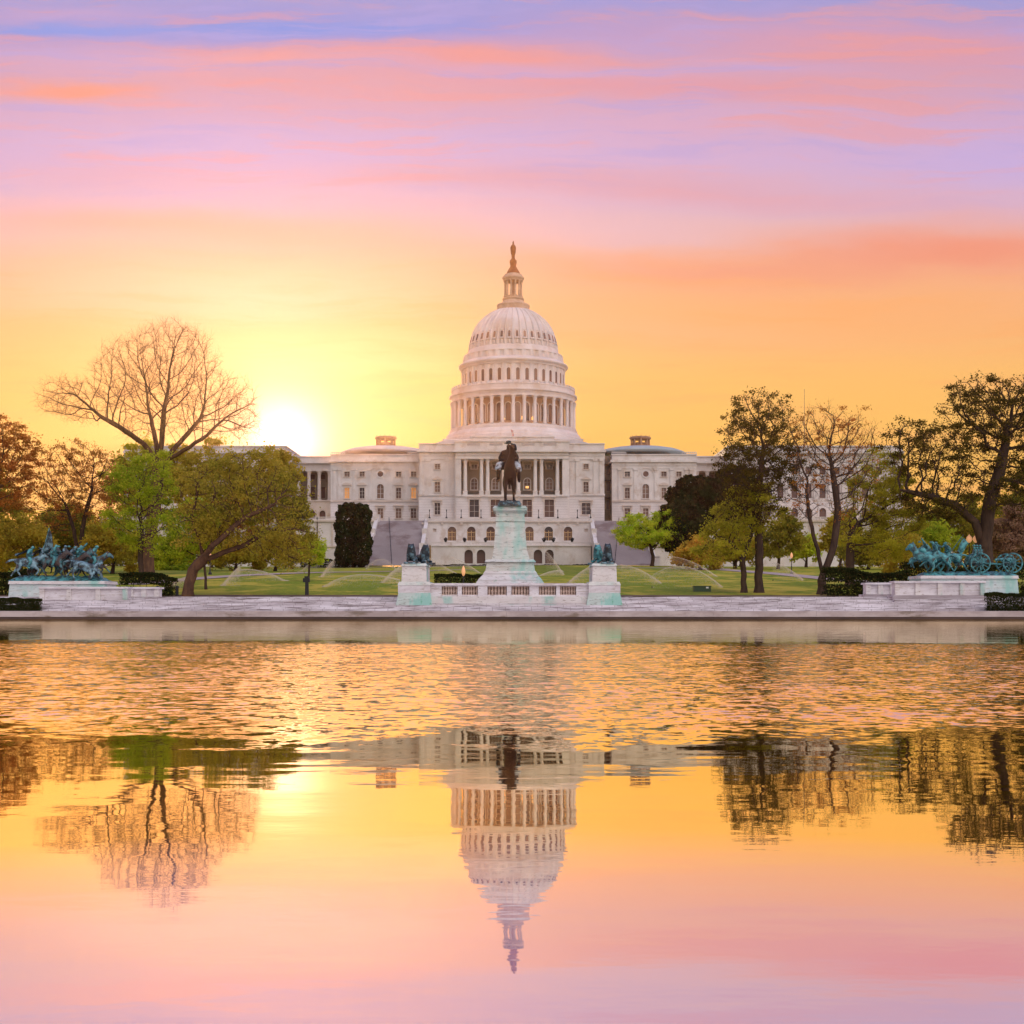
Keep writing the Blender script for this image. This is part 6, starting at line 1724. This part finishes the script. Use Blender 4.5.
for j in range(12):
    t_ = j / 11; w = .12 + 1.05 * t_ ** .8
    for i in range(nn):
        u = i / (nn - 1) - .35; vs.append((fx - .05 + u * w * .95 - .28 * t_, Dc1 + .16 * math.sin(i * 2.1 + t_ * 2) * (.3 + t_), zc + 4.5 - 2.2 * t_ - .25 * abs(u)))
for j in range(11):
    for i in range(nn - 1): a = j * nn + i; fs.append((a, a + 1, a + nn + 1, a + nn))
k0 = len(vs); vs += [(v[0], v[1] + .05, v[2]) for v in vs]; fs += [tuple(q + k0 for q in reversed(f)) for f in fs]
mb.add(vs, fs); mb.build('flag', 'patblue', cg, smooth=True)
# artillery
Da = 113.8; za = Z(575.6, 112.0)
ag = thing('artillery_statue', (X(962, Da), Da, za), 'turquoise bronze group of a horse team pulling a wheeled caisson and cannon', 'statue')
mb = MB(); rock(mb, X(918, Da), X(1014, Da), Da - 1.4, Da + 1.4, za, za + .34, 5); mb.build('rocky_base', 'patina', ag)
for i, (pz, px, dz, dy, rd, tilt, rz) in enumerate([('rear', 919, .05, -.8, None, -.10, 174), ('gallop', 925, .12, .55, 'r_up', -.12, 182), ('gallop', 934, .05, -.6, 'r_lean', -.02, 178), ('rear', 941, .05, .7, 'r_back', .0, 180), ('gallop', 950, .0, -.2, 'r_lean', .06, 184)]):
    loc = (X(px, Da), Da + dy, za + .15 + dz)
    figure('horse', pz, 'patina', ag, 1.08, R(rz), loc, tilt)
    if rd:
        figure('rider', rd, 'patina', ag, 1.05, R(rz), loc, tilt); hat(ag, 'patina', 1.0, R(rz), loc, {'r_lean': .45, 'r_back': .2, 'r_up': .3}.get(rd, 0))
mb = MB(); p0 = (X(951, Da), Da, za + 2.1); p1 = (X(963.5, Da), Da, za + 3.55); mb.tube([p0, p1], .035, 6); mb.build('flag_pole', 'patina', ag)
mb = MB(); vs = []; fs = []
for j in range(8):
    for i in range(8): u, w = i / 7, j / 7; vs.append((X(957.5 + 5.2 * (1 - w) + u * 6.5 * (.5 + .5 * (1 - w)), Da), Da + .1 * math.sin(u * 7 + w * 3), za + 3.25 - w * 1.15 - u * .35 + .12 * math.sin(u * 6)))
for j in range(7):
    for i in range(7): a = j * 8 + i; fs.append((a, a + 1, a + 9, a + 8))
k0 = len(vs); vs += [(v[0], v[1] + .05, v[2]) for v in vs]; fs += [tuple(q + k0 for q in reversed(f)) for f in fs]
mb.add(vs, fs); mb.build('flag', 'patina', ag, smooth=True)
def wheel(px, dy, r=.82):
    c = Vector((X(px, Da), Da + dy, za + .28 + r)); mb = MB(); n = 28
    pts = [(c.x + r * math.cos(2 * PI * k / n), c.y, c.z + r * math.sin(2 * PI * k / n)) for k in range(n)]
    for k in range(n): mb.tube([pts[k], pts[(k + 1) % n]], .07, 6, False)
    h = MB()
    w = mb.build('wheel', 'patina', ag, origin=tuple(c))
    for k in range(12):
        a = 2 * PI * k / 12; h.tube([(c.x + .12 * math.cos(a), c.y, c.z + .12 * math.sin(a)), (c.x + r * math.cos(a), c.y, c.z + r * math.sin(a))], .035, 5, False)
    h.build('spokes', 'patina', w)
    h = MB(); h.tube([(c.x, c.y - .2, c.z), (c.x, c.y - .1, c.z), (c.x, c.y + .1, c.z), (c.x, c.y + .2, c.z)], [.09, .15, .15, .09], 10); h.build('hub', 'patina', w)
    return c
for px in (977.0, 1009.0):
    for dy in (-.85, .75): wheel(px, dy)
mb = MB(); zz = za + .28 + .82
mb.box(X(969, Da), X(985, Da), Da - .55, Da + .5, zz, zz + .42, .06); mb.tube([(X(977, Da), Da - .9, zz), (X(977, Da), Da + .8, zz)], .07, 8); mb.tube([(X(955, Da), Da, zz - .15), (X(985, Da), Da, zz), (X(1003, Da), Da, zz - .1)], .08, 6); mb.build('caisson', 'patina', ag)
mb = MB(); mb.tube([(X(1009, Da), Da - .9, zz), (X(1009, Da), Da + .8, zz)], .07, 8); mb.tube([(X(995, Da), Da, zz + .28), (X(1002, Da), Da, zz + .34), (X(1010, Da), Da, zz + .30), (X(1016, Da), Da, zz + .22)], [.11, .14, .19, .12], 12); mb.build('cannon', 'patina', ag)
for px, rz, dy in ((973, 180, -.3), (981, 175, .25), (977, 182, .0)):
    l3 = (X(px, Da), Da + dy, zz + .42 - 1.55); figure('soldier', 'seated', 'patina', ag, .98, R(rz), l3); hat(ag, 'patina', .98, R(rz), l3)

# ================================================================= lamps, bollards, sprinklers and small things
def at_lawn(px, row): D = gy(row); x = X(px, D); return x, D, gz(x, D)
x, y, z = at_lawn(210, 578.5); lamp_post(x, y, z, S(20.5, y), lab='black lamp post on the lawn behind the leaning tree trunk', group='lamp posts on the lawn', rr=.25)
x, y, z = at_lawn(791.5, 576); lamp_post(x, y, z, S(20, y), lab='black lamp post between the tall straight tree and the bare tree', group='lamp posts on the lawn', rr=.22)
x, y, z = at_lawn(473, 584); z -= 0; lamp_post(x, 126.5, gz(x, 126.5), S(14.5, 126.5) + 1.0, lab='short lamp post with glowing orange globe behind the marble balustrade', group='lamp posts on the lawn', rr=.20)
x = X(969.2, 150); lamp_post(x, 150, gz(x, 150), Z(536.5, 150) - gz(x, 150), lab='lamp post with orange globe before the oak trunk, nearer the horses', group='lamp posts by the oak', rr=.34)
x = X(975.8, 151); lamp_post(x, 151, gz(x, 151), Z(536.5, 151) - gz(x, 151), lab='lamp post with orange globe before the oak trunk, nearer the cannon', group='lamp posts by the oak', rr=.34)
x, y, z = X(306.9, 121.5), 121.5, gz(0, 121.5)
o = thing('signal_box_post', (x, y, z), 'short black post with a square head at the edge of the lawn', 'post')
mb = MB(); mb.box(x - .16, x + .16, y - .16, y + .16, z, z + 1.25, .02); mb.build('post', 'ironlamp', o)
mb = MB(); mb.box(x - .34, x + .26, y - .22, y + .22, z + 1.25, z + 1.62); mb.box(x - .2, x + .18, y - .15, y + .15, z + 1.62, z + 1.8); mb.build('head', 'ironlamp', o)
for px, l in ((157.5, 'black bollard beside the short low wall of the cavalry group'), (177.0, 'black bollard at the foot of the leaning tree')):
    x, y = X(px, 119.5), 119.5; z = 1.85; o = thing('bollard', (x, y, z), l, 'bollard', 'bollards by the plaza edge')
    mb = MB(); mb.lathe([(.14, 0), (.14, .75), (.17, .78), (.17, .88), (.06, .98)], 10, (x, y, z)); mb.build('post', 'ironlamp', o)
    mb = MB(); mb.lathe([(.2, 0), (.2, .1), (.14, .16)], 10, (x, y, z)); mb.build('foot', 'ironlamp', o)
M['utility'] = pmat('green_utility_paint', (.035, .07, .03, 1), .5, .4)[0]; M['white'] = pmat('white_paint', (.8, .8, .78, 1), .5, .4)[0]
D = 133.0; x0, x1 = X(694, D), X(711, D); zb = gz(0, D)
o = thing('utility_cabinet', ((x0 + x1) / 2, D, zb), 'low dark green utility box on the grass left of the forked trunk', 'utility box')
mb = MB(); mb.box(x0, x1, D, D + .8, zb - .1, Z(585.8, D) - .08); mb.build('body', 'utility', o); mb = MB(); mb.box(x0 - .05, x1 + .05, D - .05, D + .85, Z(585.8, D) - .08, Z(585.8, D)); mb.build('lid', 'utility', o)
mb = MB(); mb.box(X(706, D), X(708.6, D), D - .03, D + .01, Z(588.4, D), Z(586.8, D)); mb.build('notice', 'white', o)
M['cone'] = pmat('orange_plastic', (.75, .10, .03, 1), .5, .4)[0]
x, y, z = at_lawn(291.5, 568); y = 300; x = X(291.5, y); z = gz(x, y)
o = thing('traffic_cone', (x, y, z), 'tiny orange cone far up the lawn before the retaining wall', 'cone')
mb = MB(); mb.lathe([(.28, .05), (.05, 1.1)], 10, (x, y, z)); mb.build('cone_body', 'cone', o); mb = MB(); mb.box(x - .35, x + .35, y - .35, y + .35, z, z + .06); mb.build('base', 'cone', o)

def spraymat():
    m = bpy.data.materials.new('water_spray'); m.use_nodes = True; t = NT(m.node_tree); t.n.clear()
    d = t.new('ShaderNodeBsdfDiffuse'); d.inputs[0].default_value = (.95, .85, .72, 1); tr = t.new('ShaderNodeBsdfTranslucent'); tr.inputs[0].default_value = (1, .88, .70, 1)
    a = t.new('ShaderNodeMixShader'); a.inputs[0].default_value = .6; t.l.new(d.outputs[0], a.inputs[1]); t.l.new(tr.outputs[0], a.inputs[2])
    tp = t.new('ShaderNodeBsdfTransparent'); b = t.new('ShaderNodeMixShader'); b.inputs[0].default_value = .36; t.l.new(tp.outputs[0], b.inputs[1]); t.l.new(a.outputs[0], b.inputs[2])
    out = t.new('ShaderNodeOutputMaterial'); t.l.new(b.outputs[0], out.inputs[0]); return m
M['spray'] = spraymat()
sprays = [
 ((165, 589), (177, 579), (187, 577), 'spray arching up beside the shaggy hedge of the cavalry group'),
 ((222, 587), (231, 573), (240, 567), 'spray rising beyond the leaning tree trunk'),
 ((237, 570), (262, 566), (288, 583), 'spray falling under the crown of the leaning tree'),
 ((298, 574), (310, 562), (318, 560), 'faint spray by the small round lime green tree'),
 ((320, 580), (327, 566), (334, 560), 'bright narrow spray below the clipped evergreen'),
 ((323, 588), (348, 566), (400, 580), 'long low arch of spray ending at the lion pier, handrail side'),
 ((366, 569), (380, 549), (396, 569), 'rounded arch of spray at the foot of the handrail stairway'),
 ((381, 584), (392, 570), (402, 566), 'short bright spray just before the lion pier, handrail side'),
 ((428, 557), (436, 562), (457, 574), 'spray falling to the hedge behind the balustrade'),
 ((449, 556), (462, 560), (480, 573), 'second spray falling toward the tall pedestal foot'),
 ((539, 576), (552, 569), (563, 571), 'low spray rising from the tall pedestal foot'),
 ((546, 551), (553, 558), (564, 575), 'steep spray falling beyond the tall pedestal'),
 ((568, 583), (580, 571), (592, 566), 'spray rising toward the lion pier, lime tree side'),
 ((618, 565), (636, 564), (661, 583), 'spray falling from behind the lion pier, lime tree side'),
 ((652, 576), (683, 552), (722, 587), 'wide arch of spray over the lawn before the lime green tree'),
 ((664, 556), (690, 556), (717, 577), 'tall faint spray beyond the lime green tree trunk'),
 ((700, 562), (716, 563), (730, 572), 'small spray at the pale path beside the russet tree'),
 ((773, 562), (788, 566), (803, 580), 'spray falling before the lamp post between the tall trees'),
]
rr_ = np.random.default_rng(77)
for i, (a, m_, c, lab) in enumerate(sprays):
    D = gy(max(a[1], c[1])); 
    o = thing('sprinkler_spray', (X(a[0], D), D, gz(X(a[0], D), D)), 'pale ' + lab, 'water spray', 'sprinkler jets on the lawn')
    P = []
    for k in range(17):
        t_ = k / 16; px = (1 - t_) ** 2 * a[0] + 2 * t_ * (1 - t_) * m_[0] + t_ * t_ * c[0]; q = (1 - t_) ** 2 * a[1] + 2 * t_ * (1 - t_) * m_[1] + t_ * t_ * c[1]
        P.append(np.array((X(px, D), D, max(Z(q, D), gz(X(px, D), D) + .05))))
    up0 = a[1] > c[1]
    mb = MB(); mb.tube([tuple(p) for p in P], [.02 + .05 * k / 16 for k in range(17)], 6); mb.build('jet', 'spray', o)
    # falling drops under the jet
    n = 3200; t_ = rr_.uniform(0, 16, n); i0 = np.minimum(t_.astype(int), 15); f_ = (t_ - i0)[:, None]; PP = np.array(P); C = PP[i0] * (1 - f_) + PP[i0 + 1] * f_
    gh = np.array([gz(q[0], q[1]) for q in C]); C[:, 2] = C[:, 2] - (C[:, 2] - gh) * np.minimum(1, rr_.exponential(.32, n)); C[:, 1] += rr_.normal(0, .35, n); C[:, 0] += rr_.normal(0, .10, n)
    V, F4 = leaves(C, .045, rr_); fast_mesh('drops', V, F4, 'spray', o, tuple(WOFF[o.name]))
    h = P[0]; mb = MB(); gg = gz(h[0], h[1]); mb.lathe([(.05, 0), (.05, .18), (.03, .22)], 8, (h[0], h[1], gg)); mb.build('nozzle', 'ironlamp', o)

# ================================================================= morning haze
def haze(density, aniso, col):
    mb = MB(); mb.box(-420, 420, -30, 800, -3.5, 150)
    m = bpy.data.materials.new('haze'); m.use_nodes = True; t = NT(m.node_tree); t.n.clear()
    v = t.new('ShaderNodeVolumePrincipled'); v.inputs['Density'].default_value = density; v.inputs['Anisotropy'].default_value = aniso; v.inputs['Color'].default_value = col
    out = t.new('ShaderNodeOutputMaterial'); t.l.new(v.outputs[0], out.inputs['Volume'])
    o = mb.build('haze', m, None, origin=(0, 300, 0)); o['kind'] = 'stuff'
haze(.000095, .84, (1.0, .56, .38, 1))
